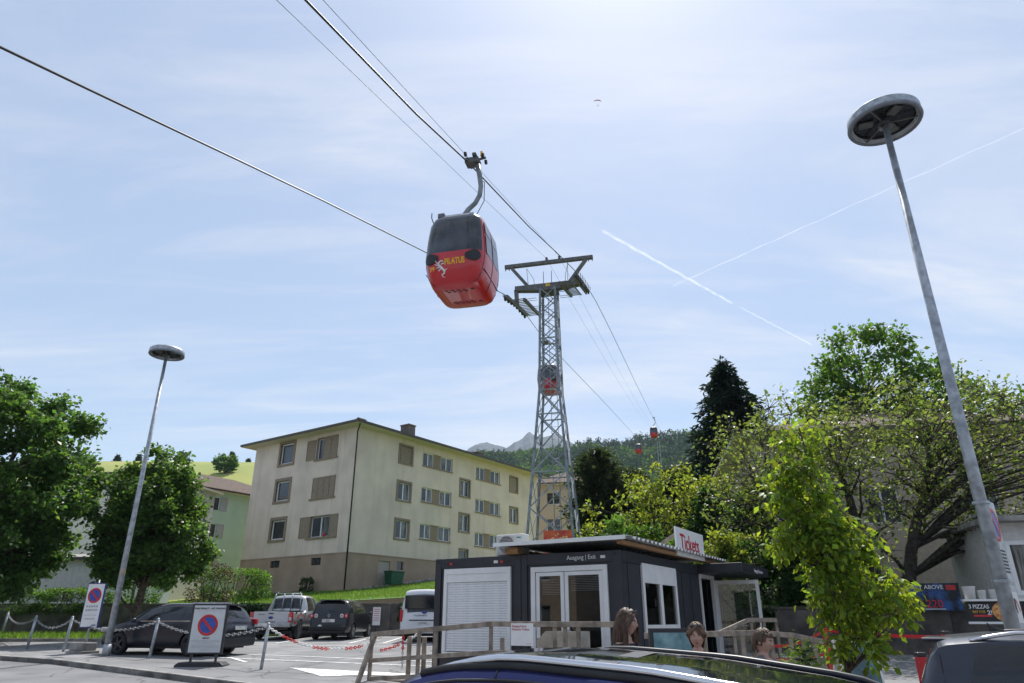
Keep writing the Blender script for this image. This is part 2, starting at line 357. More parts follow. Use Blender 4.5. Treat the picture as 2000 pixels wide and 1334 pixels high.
# ------------------------------------------------------------------ cream apartment building
M_cream = weather(mat('cream_render', (0.68, 0.585, 0.495), 0.9, var=0.05, scale=0.6, bump=0.35, bscale=14), 'render')
M_base = mat('brown_render', (0.36, 0.27, 0.20), 0.9, var=0.07, scale=0.8, bump=0.2, bscale=30)
M_frame = mat('brown_window_surround', (0.26, 0.20, 0.14), 0.75, var=0.08)
M_shut = mat('brown_shutter', (0.27, 0.215, 0.15), 0.65, var=0.08)
M_pane = mat('window_pane', (0.045, 0.055, 0.065), 0.06, var=0.35, scale=0.5, spec=0.7)
M_curt = mat('curtain', (0.45, 0.44, 0.42), 0.9, var=0.2, scale=3, stretch=(9, 9, .4))
M_tile = mat('brown_roof_tile', (0.105, 0.07, 0.05), 0.9, var=0.25, scale=5, bump=0.4, bscale=10)
M_soffit = mat('soffit', (0.62, 0.57, 0.46), 0.8, var=0.04)
def facade(name, P, w, z0, z1, ops, m, parent, depth=.22):
    xs = sorted({0, w, *[o[0] for o in ops], *[o[1] for o in ops]}); zs = sorted({z0, z1, *[o[2] for o in ops if z0 < o[2] < z1], *[o[3] for o in ops if z0 < o[3] < z1]})
    mb = MB()
    for a, b in zip(xs[:-1], xs[1:]):
        for c, d in zip(zs[:-1], zs[1:]):
            if any(o[0] <= a and b <= o[1] and o[2] <= c and d <= o[3] for o in ops): continue
            mb.add([P(a, 0, c), P(b, 0, c), P(b, 0, d), P(a, 0, d)], [(0, 1, 2, 3)])
    for o in ops:
        a, b, c, d = o[0], o[1], max(o[2], z0), min(o[3], z1)
        if d <= c: continue
        for q in ([(a, c), (b, c)], [(b, c), (b, d)], [(b, d), (a, d)], [(a, d), (a, c)]):
            mb.add([P(q[0][0], 0, q[0][1]), P(q[1][0], 0, q[1][1]), P(q[1][0], depth, q[1][1]), P(q[0][0], depth, q[0][1])], [(0, 1, 2, 3)])
    me = bpy.data.meshes.new(name); me.from_pydata(mb.v, [], mb.f); me.materials.append(m); return link(name, me, parent)
def pbox(mb, P, a, b):
    """box between face coordinates a=(s,d,z) and b"""
    s0, s1 = sorted((a[0], b[0])); d0, d1 = sorted((a[1], b[1])); q0, q1 = sorted((a[2], b[2]))
    vs = [P(s, d, z) for s in (s0, s1) for d in (d0, d1) for z in (q0, q1)]
    return mb.add(vs, [(0, 1, 3, 2), (4, 6, 7, 5), (0, 4, 5, 1), (2, 3, 7, 6), (0, 2, 6, 4), (1, 5, 7, 3)])
def win(P, s0, s1, z0, z1, parent, leaves=2, fr=.075, dep=.14, surround=0.0, tilt=False, frm=None, pane=None):
    """white window with panes, in an opening"""
    frm = frm or M_white
    mb = MB()
    for a, b in (((s0, dep, z0), (s1, dep + .07, z0 + fr)), ((s0, dep, z1 - fr), (s1, dep + .07, z1)), ((s0, dep, z0 + fr), (s0 + fr, dep + .07, z1 - fr)), ((s1 - fr, dep, z0 + fr), (s1, dep + .07, z1 - fr))): pbox(mb, P, a, b)
    for i in range(1, leaves):
        c = s0 + (s1 - s0) * i / leaves; pbox(mb, P, (c - fr * .7, dep - .012, z0 + fr), (c + fr * .7, dep + .055, z1 - fr))
    f = mb.build('window', frm, parent)
    for i in range(leaves):
        a = s0 + (s1 - s0) * i / leaves; b = s0 + (s1 - s0) * (i + 1) / leaves
        q = MB(); q.add([P(a + fr * .6, dep + .03, z0 + fr * .8), P(b - fr * .6, dep + .03, z0 + fr * .8), P(b - fr * .6, dep + .03, z1 - fr * .8), P(a + fr * .6, dep + .03, z1 - fr * .8)], [(0, 1, 2, 3)])
        q.build('pane', pane or (M_pane if (i + int(s0 * 3)) % 3 else M_pane2), f)
    if surround:
        mb = MB(); w = surround
        for a, b in (((s0 - w, -.05, z1), (s1 + w, dep, z1 + w)), ((s0 - w, -.07, z0 - w * .8), (s1 + w, dep, z0)), ((s0 - w, -.05, z0), (s0, dep, z1)), ((s1, -.05, z0), (s1 + w, dep, z1))): pbox(mb, P, a, b)
        mb.build('surround', M_frame, f)
    return f
M_pane2 = mat('window_pane_curtained', (0.14, 0.15, 0.15), 0.08, var=0.5, scale=4, stretch=(3, 3, .3), spec=0.6)
def shutter(P, s0, s1, z0, z1, parent, d=-.06, slats=True):
    mb = MB(); f = .07
    for a, b in (((s0, d, z0), (s1, d + .045, z0 + f)), ((s0, d, z1 - f), (s1, d + .045, z1)), ((s0, d, z0 + f), (s0 + f, d + .045, z1 - f)), ((s1 - f, d, z0 + f), (s1, d + .045, z1 - f))): pbox(mb, P, a, b)
    o = mb.build('shutter', M_shut, parent)
    n = max(6, int((z1 - z0) / .13)); mb = MB()
    for i in range(n):
        z = z0 + f + (z1 - z0 - 2 * f) * (i + .5) / n; h = (z1 - z0 - 2 * f) / n
        mb.add([P(s0 + f, d + .012, z - h * .55), P(s1 - f, d + .012, z - h * .55), P(s1 - f, d + .034, z + h * .55), P(s0 + f, d + .034, z + h * .55)], [(0, 1, 2, 3)])
    q = mb.build('slats', M_shut, o); q['kind'] = 'stuff'
    return o
BZ = 3.3
apt = thing('apartment_building', 'cream three storey apartment building with brown base and dark tiled hip roof', 'building', (-12.3, 53.5, 0), math.atan2(.816, .577))
PR = lambda s, d, z: (s, d, z)          # long right face
PL = lambda s, d, z: (d, s, z)          # gable-end left face
rows = [(13.95, 15.55), (10.85, 12.45), (7.75, 9.35)]
opsR = []; BL, BW, ZB, ZT = 26.0, 13.2, 6.4, 16.1
for z0, z1 in rows: opsR.append((4.85, 6.35, z0 + .1, z1 - .05))
for z0, z1 in [(14.3, 15.5), (11.2, 12.4), (8.1, 9.3)]:
    opsR += [(7.76, 11.8, z0, z1), (15.3, 19.2, z0, z1)]
opsR += [(13.0, 14.35, 12.35, 13.85), (13.0, 14.35, 9.2, 10.7), (13.1, 14.3, 6.5, 7.6)]
opsR += [(20.95, 22.25, 13.9, 15.35), (20.95, 22.25, 10.8, 12.25), (20.95, 22.25, 7.7, 9.15)]
opsRb = [(3.2, 4.5, 3.55, 6.0), (5.27, 6.0, 5.42, 6.05)]
opsL = [(7.85, 9.6, z0 + .05, z1 + .35) for z0, z1 in [(14.05, 15.55), (10.9, 12.3), (7.75, 9.05)]]
opsL += [(2.3, 4.75, 13.95, 15.7), (2.15, 4.9, 10.75, 12.45), (2.32, 4.6, 7.7, 9.3)]
opsLb = [(7.9, 9.1, 5.6, 6.15), (2.9, 4.05, 5.6, 6.15)]
facade('wall', PR, BL, ZB, ZT, opsR, M_cream, apt); facade('wall', PL, BW, ZB, ZT, opsL, M_cream, apt)
facade('base_wall', lambda s, d, z: (s, d - .03, z), BL + 0, 2.6, ZB, opsRb, M_base, apt); facade('base_wall', lambda s, d, z: (d - .03, s, z), BW, 2.6, ZB, opsLb, M_base, apt)
MB().b2((-.033, -.033, 2.6), (.3, .0, ZB)).build('base_corner', M_base, apt)
mb = MB(); mb.b2((-.06, -.06, ZB - .06), (BL, -.0, ZB + .02)); mb.b2((-.06, -.06, ZB - .061), (0, BW, ZB + .021)); mb.build('base_moulding', M_base, apt)
mb = MB(); mb.add([(BL, 0, 2), (BL, BW, 2), (BL, BW, ZT), (BL, 0, ZT), (0, BW, 2), (0, BW, ZT)], [(0, 1, 2, 3), (1, 4, 5, 2)]); mb.build('back_wall', M_cream, apt)
for i, (z0, z1) in enumerate(rows):
    f = win(PR, 4.85, 6.35, z0 + .1, z1 - .05, apt, 2, surround=.17)
    if i == 0: shutter(PR, 5.0, 6.3, z0 + .16, z1 - .1, apt, .04)
    for a in (7.76, 15.3):
        w = 1.48
        win(PR, a, a + w, z0 + .33, z1 - .05, apt, 2); win(PR, a + 4.0 - w - .05 if a < 9 else a + 3.9 - w, a + 4.0 - .0 if a < 9 else a + 3.9, z0 + .33, z1 - .05, apt, 2)
        b1 = a + 4.0 - w - .05 if a < 9 else a + 3.9 - w
        mb = MB(); pbox(mb, PR, (a + w, .10, z0 + .33), (b1, .25, z1 - .05)); mb.build('infill_panel', M_frame, apt)
        mb = MB(); pbox(mb, PR, (a - .05, -.09, z0 + .24), (a + 4.05, .12, z0 + .33)); mb.build('sill', M_frame, apt)
    if i == 0:
        mb = MB(); pbox(mb, PR, (20.95, .08, 13.9), (22.25, .13, 15.35)); mb.build('roller_blind', M_shut, apt)
        mb = MB(); [pbox(mb, PR, x, y) for x, y in (((20.8, -.05, 15.35), (22.4, .1, 15.5)), ((20.8, -.06, 13.75), (22.4, .1, 13.9)), ((20.8, -.05, 13.9), (20.95, .1, 15.35)), ((22.25, -.05, 13.9), (22.4, .1, 15.35)))]; mb.build('surround', M_frame, apt)
    else: win(PR, 20.95, 22.25, [0, 10.8, 7.7][i], [0, 12.25, 9.15][i], apt, 2, surround=.15)
win(PR, 13.0, 14.35, 12.35, 13.85, apt, 2, surround=.16); win(PR, 13.0, 14.35, 9.2, 10.7, apt, 2, surround=.16); win(PR, 13.1, 14.3, 6.5, 7.6, apt, 1, surround=.1)
for i, (z0, z1) in enumerate([(14.1, 15.9), (10.95, 12.65), (7.8, 9.4)]): win(PL, 7.85, 9.6, z0, z1, apt, 1, fr=.12, surround=.24)
f = win(PL, 2.3, 4.75, 13.95, 15.7, apt, 3, surround=.06); shutter(PL, 2.3, 3.1, 13.97, 15.68, apt); shutter(PL, 3.12, 3.95, 13.97, 15.68, apt); shutter(PL, 4.95, 6.05, 13.97, 15.68, apt)
for k in range(4): shutter(PL, 2.17 + k * .68, 2.82 + k * .68, 10.77, 12.43, apt)
mb = MB(); pbox(mb, PL, (2.0, -.1, 10.63), (5.1, .1, 10.75)); mb.build('sill', M_frame, apt)
mb = MB(); pbox(mb, PL, (2.1, -.1, 13.83), (5.0, .1, 13.95)); mb.build('sill', M_frame, apt)
f = win(PL, 2.32, 4.6, 7.7, 9.3, apt, 2, surround=.06); shutter(PL, 1.4, 2.3, 7.7, 9.35, apt); shutter(PL, 4.7, 5.9, 7.7, 9.35, apt)
mb = MB(); pbox(mb, PL, (1.4, -.12, 7.56), (5.0, .1, 7.7)); mb.build('sill', M_frame, apt)
fp = tag(MB().lathe([(0, 0), (.10, 0), (.14, .22), (.12, .22)], 10).build('flower_pot', M_red, None, (-12.3 + 2.75 * -.816 - .1 * .577, 53.5 + 2.75 * .577 - .1 * .816, 7.7)), 'small red flower pot on the window sill of the cream building', 'pot')
for (a, b) in ((7.9, 9.1), (2.9, 4.05)):
    mb = MB(); pbox(mb, PL, (a, .1, 5.6), (b, .14, 6.15)); g_ = mb.build('cellar_window', M_pane, apt)
    mb = MB(); [pbox(mb, PL, (a + (b - a) * k / 7 - .012, .05, 5.6), (a + (b - a) * k / 7 + .012, .075, 6.15)) for k in range(1, 7)]; mb.build('grille', M_steel, g_)
mb = MB(); pbox(mb, PR, (3.2, .06, 3.5), (4.5, .12, 6.0)); dd = mb.build('cellar_door', mat('grey_beige_door', (.37, .33, .28), .6, var=.05), apt); MB().box((4.35, .03, 4.75), (.03, .06, .14)).build('handle', M_galv, dd)
mb = MB(); pbox(mb, PR, (5.27, .1, 5.42), (6.0, .14, 6.05)); mb.build('cellar_window', M_pane, apt)
# eaves and roof
OV = .95
mb = MB(); mb.b2((-OV, -OV, ZT), (BL + OV, BW + OV, ZT + .1)); mb.build('soffit', M_soffit, apt)
mb = MB()
for a, b in (((-OV - .12, -OV - .12), (BL + OV, -OV)), ((-OV - .12, -OV), (-OV, BW + OV))): mb.b2((*a, ZT + .02), (*b, ZT + .2))
mb.build('gutter', mat('gutter_metal', (.07, .06, .055), .5, .3), apt)
rp = .37
def tiles(P, L, run, taperL, taperR, name):
    """pantile slope: rows of rounded tiles; run = horizontal depth to the ridge"""
    pitch = .34; n = int(L / pitch); mb = MB(); k = int(run / .38)
    for j in range(k):
        d0 = run * j / k; d1 = run * (j + 1.12) / k; x0 = taperL * d0; x1 = L - taperR * d0
        m0 = int((x1 - x0) / pitch * 3) 
        if m0 < 3: break
        vs = []
        for i in range(m0 + 1):
            s = x0 + (x1 - x0) * i / m0; wv = .035 * abs(math.sin(math.pi * s / pitch))
            vs += [P(s, d0, d0 * rp + wv + .05), P(s, d1, d1 * rp + wv + .012)]
        mb.add(vs, [(2 * i, 2 * i + 2, 2 * i + 3, 2 * i + 1) for i in range(m0)], True)
    return mb.build(name, M_tile, apt)
hr = BW / 2 + OV
tr_ = tiles(lambda s, d, z: (s - OV, d - OV, ZT + .14 + z), BL + 2 * OV, hr, 1, 1, 'roof'); tr_['kind'] = 'stuff'
tl_ = tiles(lambda s, d, z: (d - OV, s - OV, ZT + .14 + z), BW + 2 * OV, hr, 1, 1, 'roof'); tl_['kind'] = 'stuff'
mb = MB(); zt = ZT + .12; a, b = -OV, BL + OV; c, d = -OV, BW + OV
mb.add([(a, c, zt), (b, c, zt), (b, d, zt), (a, d, zt), (a + hr, c + hr, zt + hr * rp), (b - hr, c + hr, zt + hr * rp)], [(0, 1, 5, 4), (1, 2, 5), (2, 3, 4, 5), (3, 0, 4)]); mb.build('roof_deck', M_tile, apt)
mb = MB(); mb.tube([(-OV, -OV, ZT + .22), (-OV + hr, -OV + hr, ZT + .24 + hr * rp)], .12, 8); mb.build('hip_ridge', M_tile, apt)
for (x, w, h) in ((7.4, .85, 1.05), (17.5, .75, .45)):
    z = ZT + (1.2 + OV) * rp; mb = MB(); mb.b2((x - w / 2, 1.2, z - .4), (x + w / 2, 2.2, z + h)); ch = mb.build('chimney', mat('chimney_render', (.17, .15, .13), .9, var=.2), apt)
    MB().b2((x - w / 2 - .06, 1.14, z + h), (x + w / 2 + .06, 2.26, z + h + .1)).build('cap', M_frame, ch)
# downpipe at the corner
mb = MB(); mb.tube([(-.5, -.75, ZT), (-.15, -.12, ZT - .5), (-.12, -.1, ZT - .8), (-.12, -.1, 3.3)], .06, 8); mb.build('downpipe', mat('dark_brown_metal', (.045, .035, .03), .45, .2), apt)
# balconies on the far left side with an orange awning
M_bal = mat('balcony_panel', (.34, .28, .22), .8, var=.06)
for z in (6.9, 10.0, 13.1):
    mb = MB(); mb.b2((1.5, BW, z - .2), (6, BW + 1.3, z - .02)); bb = mb.build('balcony', M_conc, apt)
    MB().b2((1.5, BW + 1.2, z - .02), (6, BW + 1.3, z + 1.0)).build('parapet', M_bal, bb); MB().b2((1.42, BW, z - .02), (1.5, BW + 1.3, z + 1.0)).build('parapet', M_bal, bb)
aw = MB(); aw.add([(1.2, BW + .05, 15.7), (6.2, BW + .05, 15.7), (6.2, BW + 1.5, 14.7), (1.2, BW + 1.5, 14.7), (1.2, BW + 1.5, 14.5), (6.2, BW + 1.5, 14.5)], [(0, 1, 2, 3), (3, 2, 5, 4), (0, 3, 4)]); aw.build('awning', mat('orange_awning', (.62, .05, .03), .8), apt)
# ------------------------------------------------------------------ other houses
def house(name, label, loc, rz, w, d, h, m, roof=1.6, ov=.6, wins=(), shut=None, mtile=M_tile):
    t = thing(name, label, 'building', loc, rz)
    ops = [(a, b, c, e) for a, b, c, e in wins]
    facade('wall', PR, w, 0, h, ops, m, t, .15)
    facade('wall', lambda s, dd, z: (dd, s, z), d, 0, h, [], m, t)
    mb = MB(); mb.add([(w, 0, 0), (w, d, 0), (w, d, h), (w, 0, h), (0, d, 0), (0, d, h)], [(0, 1, 2, 3), (1, 4, 5, 2)]); mb.build('wall', m, t)
    for a, b, c, e in wins:
        win(PR, a, b, c, e, t, 2, fr=.06)
        if shut:
            q = (b - a) * .55
            shutter(PR, a - q - .02, a - .02, c, e, t, -.06); shutter(PR, b + .02, b + q + .02, c, e, t, -.06)
    a, b, c, e = -ov, w + ov, -ov, d + ov; hr = min(w, d) / 2 + ov; mb = MB()
    if w >= d: R0, R1 = (a + hr, (c + e) / 2, h + roof), (b - hr, (c + e) / 2, h + roof)
    else: R0, R1 = ((a + b) / 2, c + hr, h + roof), ((a + b) / 2, e - hr, h + roof)
    if w >= d: mb.add([(a, c, h), (b, c, h), (b, e, h), (a, e, h), R0, R1], [(0, 1, 5, 4), (1, 2, 5), (2, 3, 4, 5), (3, 0, 4)])
    else: mb.add([(a, c, h), (b, c, h), (b, e, h), (a, e, h), R0, R1], [(0, 1, 4), (1, 2, 5, 4), (2, 3, 5), (3, 0, 4, 5)])
    r = mb.build('roof', mtile, t); MB().b2((a, c, h - .16), (b, e, h - .005)).build('soffit', M_soffit, r)
    mb = MB(); mb.b2((a - .1, c - .1, h - .12), (b + .1, c, h + .02)); mb.build('gutter', MATS['gutter_metal'], r)
    return t
M_green = mat('mint_render', (.45, .60, .50), .9, var=.04, scale=.7)
M_gsh = mat('pale_grey_shutter', (.42, .42, .44), .6, var=.05)
g_sh = M_shut
def mint():
    global M_shut
    M_shut = M_gsh
    h = house('apartment_house', 'mint green house with grey shutters and brown hip roof left of the cream building', (-30, 62.5, 3.2), math.atan2(.84, .54), 14, 10, 9.9, M_green, 2.3, .7,
          [(3.0, 4.3, z, z + 1.25) for z in (8.05, 5.6, 3.15)] + [(8.6, 9.9, z, z + 1.25) for z in (8.05, 5.6, 3.15)], True)
    M_shut = g_sh; return h
mint()
M_peach = mat('peach_render', (.47, .385, .30), .9, var=.05)
house('apartment_house', 'peach coloured house with brown roof seen through the lattice tower', (1.5, 82, 4), R(-12), 9, 12, 12.6, M_peach, 2.2, .7, [(2.6, 4.2, z, z + 1.4) for z in (10.2, 7.2, 4.3)] + [(5.8, 7.2, z, z + 1.4) for z in (10.2, 7.2, 4.3)], None)
M_pale = mat('pale_grey_render', (.60, .59, .57), .9, var=.06)
house('garage_building', 'low pale grey building behind the big tree, barred cellar window', (-31, 39.2, 2.0), R(-3), 9.2, 7, 2.8, M_pale, .5, .25, [(6.3, 7.7, .5, 1.2)], None, M_conc)
house('apartment_house', 'white house with dark roof half hidden between the two leafy trees', (-37, 54, 3), R(-8), 9.5, 9, 9.2, M_pale, 1.2, .5, [(6.2, 7.4, 5.6, 7.0), (2.2, 3.4, 5.6, 7.0)], None, M_conc)
MBa = MB(); MBa.add([(-29.9, 52.3, 11.3), (-29.1, 52.2, 11.6), (-29.0, 51.2, 9.3), (-29.8, 51.3, 9.1)], [(0, 1, 2, 3)])
o_ = MBa.build('awning', MATS['orange_awning']); tag(o_, 'rolled out orange awning on the white house behind the trees', 'awning'); sm = o_.modifiers.new('t', 'SOLIDIFY'); sm.thickness = .03
M_beige = mat('beige_render', (.50, .42, .34), .9, var=.06)
hs = house('villa', 'beige house with brown tiled roof behind the sparse branching tree', (10.8, 30.2, 2.4), R(-10), 13, 10, 6.9, M_beige, 2.2, .9, [(4.2, 5.6, 3.0, 4.5), (8.2, 9.4, 3.0, 4.5), (2.0, 3.0, .6, 1.9)], None)
# kiosk building far right with white framed window
kb = thing('kiosk_building', 'pale grey kiosk with wide white framed window behind the lamp post', 'building', (14.25, 21.0, 1.98), R(-14))
facade('wall', PR, 7, 0, 2.35, [(.25, 2.3, .35, 1.85), (2.9, 5.0, .35, 1.85)], M_pale, kb, .2); facade('wall', lambda s, d, z: (d, s, z), 4, 0, 2.35, [], M_pale, kb)
win(PR, .25, 2.3, .35, 1.85, kb, 2, fr=.12, dep=.02); win(PR, 2.9, 5.0, .35, 1.85, kb, 2, fr=.12, dep=.02)
MB().b2((-.3, -.6, 2.35), (7.3, 4.2, 2.5)).build('flat_roof', M_conc, kb)
# ------------------------------------------------------------------ cable car: tower, ropes, cabins
TQ = Vector((.2425, .9702, 0)); TP = Vector((.9702, -.2425, 0)); TC = Vector((2.47, 41.3, 0)); TRZ = -math.atan2(.2425, .9702)
def line_pt(side, s, z): return TC + TP * side + TQ * s + Vector((0, 0, z))
tw = thing('cable_car_tower', 'tall grey steel lattice tower with cross arms carrying the ropes', 'tower', tuple(TC), TRZ)
def hw(z): return 1.56 + (0.62 - 1.56) * (z - 3.2) / (15 - 3.2) if z < 15 else .62 + (.5 - .62) * (z - 15) / 7.1
lv = [3.2, 5.5, 7.7, 9.8, 11.7, 13.4, 15.0] + [15 + 7.1 * i / 7 for i in range(1, 8)]
cs = [(-1, -1), (1, -1), (1, 1), (-1, 1)]
for cx, cy in cs:
    mb = MB(); pts = [(cx * hw(z), cy * hw(z), z) for z in (3.0, 15.0, 22.1)]
    for a, b in zip(pts[:-1], pts[1:]):
        mb.bar(a, b, .17, .03, up=(cx, -cy, 0)); mb.bar(a, b, .03, .17, up=(cx, -cy, 0)); mb.bar(a, b, .10, .10)
    mb.build('leg', M_tsteel, tw)
for i, (z0, z1) in enumerate(zip(lv[:-1], lv[1:])):
    h0, h1 = hw(z0), hw(z1); wd = .075 if z0 < 15 else .06
    for k in range(4):
        a, b = cs[k], cs[(k + 1) % 4]; n = Vector((a[0] + b[0], a[1] + b[1], 0)).normalized() * .05
        for (p, q, off) in ((a, b, .0), (b, a, .035)):
            MB().bar(Vector((p[0] * h0, p[1] * h0, z0)) + n * (1 + off * 10), Vector((q[0] * h1, q[1] * h1, z1)) + n * (1 + off * 10), wd, .02, up=n).build('brace', M_tsteel, tw)
for z in (5.5, 9.8, 13.4, 15.0, 18.5, 22.0):
    h = hw(z)
    for k in range(4):
        a, b = cs[k], cs[(k + 1) % 4]; MB().bar((a[0] * h, a[1] * h, z), (b[0] * h, b[1] * h, z), .07).build('strut', M_tsteel, tw)
# ladder inside, cable duct on the right face
for sx in (-.2, .2): MB().tube([(sx + .2, .25, 3.3), (sx + .1, .2, 22)], .02, 6).build('ladder_rail', M_tsteel, tw)
mb = MB()
for i in range(46): z = 3.6 + i * .4; x = .2 - .1 * (z - 3.3) / 18.7; mb.tube([(x - .2, .25 - .05 * z / 22, z), (x + .2, .25 - .05 * z / 22, z)], .012, 5)
mb.build('ladder_rungs', M_tsteel, tw)['kind'] = 'stuff'
for i in range(9):
    z0 = 4.4 + i * 1.95; z1 = z0 + (1.25 if i % 3 else 1.6); MB().bar((hw(z0) + .1, .05 - hw(z0) * .3, z0), (hw(z1) + .1, .05 - hw(z1) * .3, z1), .085, .05).build('cable_duct', M_white, tw)
MB().b2((-.62, -.55, 21.95), (.62, .55, 22.13)).build('head_plate', M_steel, tw)
mb = MB(); mb.prism([(-2.3, 22.62), (2.3, 22.62), (2.3, 22.3), (.7, 22.12), (-.7, 22.12), (-2.3, 22.3)], .46, Matrix.Translation((0, -.23, 0))); mb.build('cross_arm', M_steel, tw, bevel=.02)
for s in (-1, 1):
    MB().bar((s * 1.42, 0, 22.6), (s * 2.58, 0, 24.15), .22, .2).build('portal_strut', M_steel, tw)
MB().bar((-3.05, 0, 24.27), (3.05, 0, 24.27), .24, .26).build('portal_beam', M_steel, tw, bevel=.015)
for x in (-3.0, -2.75, 2.75, 3.0): MB().box((x, 0, 24.07), (.05, .12, .14)).build('hook', M_steel, tw)
plate = MB().box((-.02, -.245, 22.46), (.3, .02, .22)).build('number_plate', mat('yellow_plate', (.75, .5, .03), .5), tw)
for x in (-.33, .22): MB().tube([(x, -.1, 22.6), (x, -.1, 23.55)], .022, 6).build('lightning_rod', M_steel, tw)
def rope_z(side, s):
    if side > 0: k = [(-60, 2.5), (-46, 6.9), (-33.4, 11.11), (-29.07, 12.53), (-24.69, 14.18), (-16.77, 16.8), (-7.78, 20.05), (-3, 21.7), (0, 22.6), (3, 23.4), (7.7, 24.55), (21.9, 27.2), (50.5, 32.2), (107, 42.6), (160, 53), (205, 61.7), (280, 79)]
    else: k = [(-60, 1.5), (-46, 6.1), (-34.6, 10.07), (-30, 11.7), (-25.8, 13.2), (-16.3, 16.4), (-7, 19.35), (-3, 20.7), (0, 21.55), (3, 22.0), (6.6, 22.35), (18.5, 24.2), (52, 30.1), (114, 40.6), (160, 52), (205, 61.7), (280, 79)]
    return float(np.interp(s, [a for a, b in k], [b for a, b in k]))
M_rub = mat('sheave_rubber', (.05, .05, .05), .7)
for side in (-1, 1):
    X = side * 2.3
    zr = lambda y: rope_z(side, y)
    sl = (zr(3) - zr(-3)) / 6
    bm_ = MB().bar((X - side * .16, -2.9, zr(0) - 2.9 * sl - .34), (X - side * .16, 2.9, zr(0) + 2.9 * sl - .34), .1, .22).build('sheave_beam', M_steel, tw)
    for j in range(8):
        y = -2.75 + j * .785; z = zr(y) - .02 - .2
        w = MB(); w.tube([(X - .05, y, z), (X + .05, y, z)], .2, 14); o = w.build('sheave_wheel', M_rub, tw)
        MB().tube([(X - .08, y, z), (X + .08, y, z)], .09, 10).build('hub', M_steel, o)
        if j % 2 == 0: MB().bar((X - side * .09, y, z), (X - side * .09, y + .785, zr(y + .785) - .22), .05, .14).build('rocker', M_steel, tw)
        MB().bar((X + side * .14, y, z + .1), (X + side * .14, y, z + .34), .04).build('rope_guard', M_steel, tw)
    # bracket joining the train to the arm
    MB().bar((side * 2.25, 0, 22.4), (X - side * .12, 0, zr(0) - .34), .24, .3).build('saddle', M_steel, tw)
    # service catwalk: side rails, rungs, guard frame
    c0, c1_ = side * 1.15, side * 1.85
    za, zb = zr(0) - 2.35 * sl - .55, zr(0) + 2.35 * sl - .55
    MB().bar((c0, -2.4, za), (c0, 2.4, zb), .16, .2).build('catwalk_beam', M_steel, tw)
    MB().bar((c1_, -2.4, za), (c1_, 2.4, zb), .05, .07).build('catwalk_rail', M_steel, tw)
    for j in range(12):
        t = j / 11; y = -2.4 + 4.8 * t; z = za + (zb - za) * t
        MB().bar((c0, y, z + .05), (c1_, y, z + .05), .09, .025).build('catwalk_step', M_steel, tw)
    for j in (0, 5, 10):
        t = j / 11; y = -2.4 + 4.8 * t; z = za + (zb - za) * t
        mb = MB(); mb.tube([(c0 - side * .05, y, z), (c0 - side * .75, y, z + .02), (c0 - side * .75, y + .4, z + .06), (c0 - side * .05, y + .4, z + .06)], .018, 5); mb.build('service_step', M_steel, tw)
    mb = MB(); mb.tube([(side * 1.35, -.3, 22.6), (side * 1.4, -.5, 23.7), (side * 1.1, .3, 23.3), (side * 1.05, .5, 22.6)], .02, 5); mb.build('guard_rail', M_galv, tw)
# ropes
def rope(name, label, pts, r, m, cat='rope', n=6):
    o = MB().tube(pts, r, n).build(name, m); return tag(o, label, cat)
M_rope = mat('wire_rope', (.05, .05, .052), .5, .5, var=.3, scale=60)
ss = [-60, -46, -40, -33, -28.7, -24.7, -20, -16.6, -12, -7.6, -3, 0, 3, 7, 12, 18, 30, 50, 70, 90, 110, 135, 160, 205, 280]
rope('haul_rope', 'thick dark rope carrying the near red cabin up to the tower', [line_pt(2.3, s, rope_z(1, s)) for s in ss], .024, M_rope)
rope('haul_rope', 'thick dark rope running in from the upper left to the tower', [line_pt(-2.3, s, rope_z(-1, s)) for s in ss], .024, M_rope)
for x, zo, nm in ((-.1, 24.55, 'thin signal cable over the middle of the tower portal'), (.78, 24.62, 'thin signal cable over the right half of the tower portal')):
    rope('signal_cable', nm, [line_pt(x, s, zo + (s * .33 if s < 0 else s * .15 + s * s * .0002)) for s in (-60, -45, -30, -15, 0, 15, 40, 80, 120, 160, 205)], .008, M_rope, 'cable', 5)
    MB().box((x, 0, 24.5), (.14, .3, .22)).build('cable_saddle', M_steel, tw)
# cabins
M_gred = mat('cabin_red', (.52, .010, .018), .32, var=.06, scale=2, coat=.5)
M_groof = mat('cabin_roof_grey', (.13, .135, .145), .35, var=.1)
M_gglass = mat('cabin_glass', (.035, .042, .055), .08, var=.5, scale=1.3, spec=.8)
M_gblk = mat('cabin_black_trim', (.012, .012, .014), .45)
M_gyel = mat('cabin_yellow', (.85, .45, .02), .5)
M_hang = mat('hanger_grey', (.22, .235, .25), .45, .4)
def sell(w, l, e, q):
    c, s = math.cos(q), math.sin(q); k = 2 / e
    return (w * math.copysign(abs(c) ** k, c), l * math.copysign(abs(s) ** k, s))
CP = [(-4.03, .40, .50), (-4.02, .64, .72), (-3.92, .71, .82), (-3.72, .785, .91), (-3.4, .84, .985), (-3.15, .855, 1.0), (-2.95, .845, .985), (-2.5, .81, .945), (-2.15, .765, .90), (-1.98, .70, .83), (-1.88, .60, .72), (-1.83, .42, .52), (-1.82, .0, .0)]
CP = [(z, w, l) for z, w, l in CP]
def cab_wl(z): return (float(np.interp(z, [c[0] for c in CP], [c[1] for c in CP])), float(np.interp(z, [c[0] for c in CP], [c[2] for c in CP])))
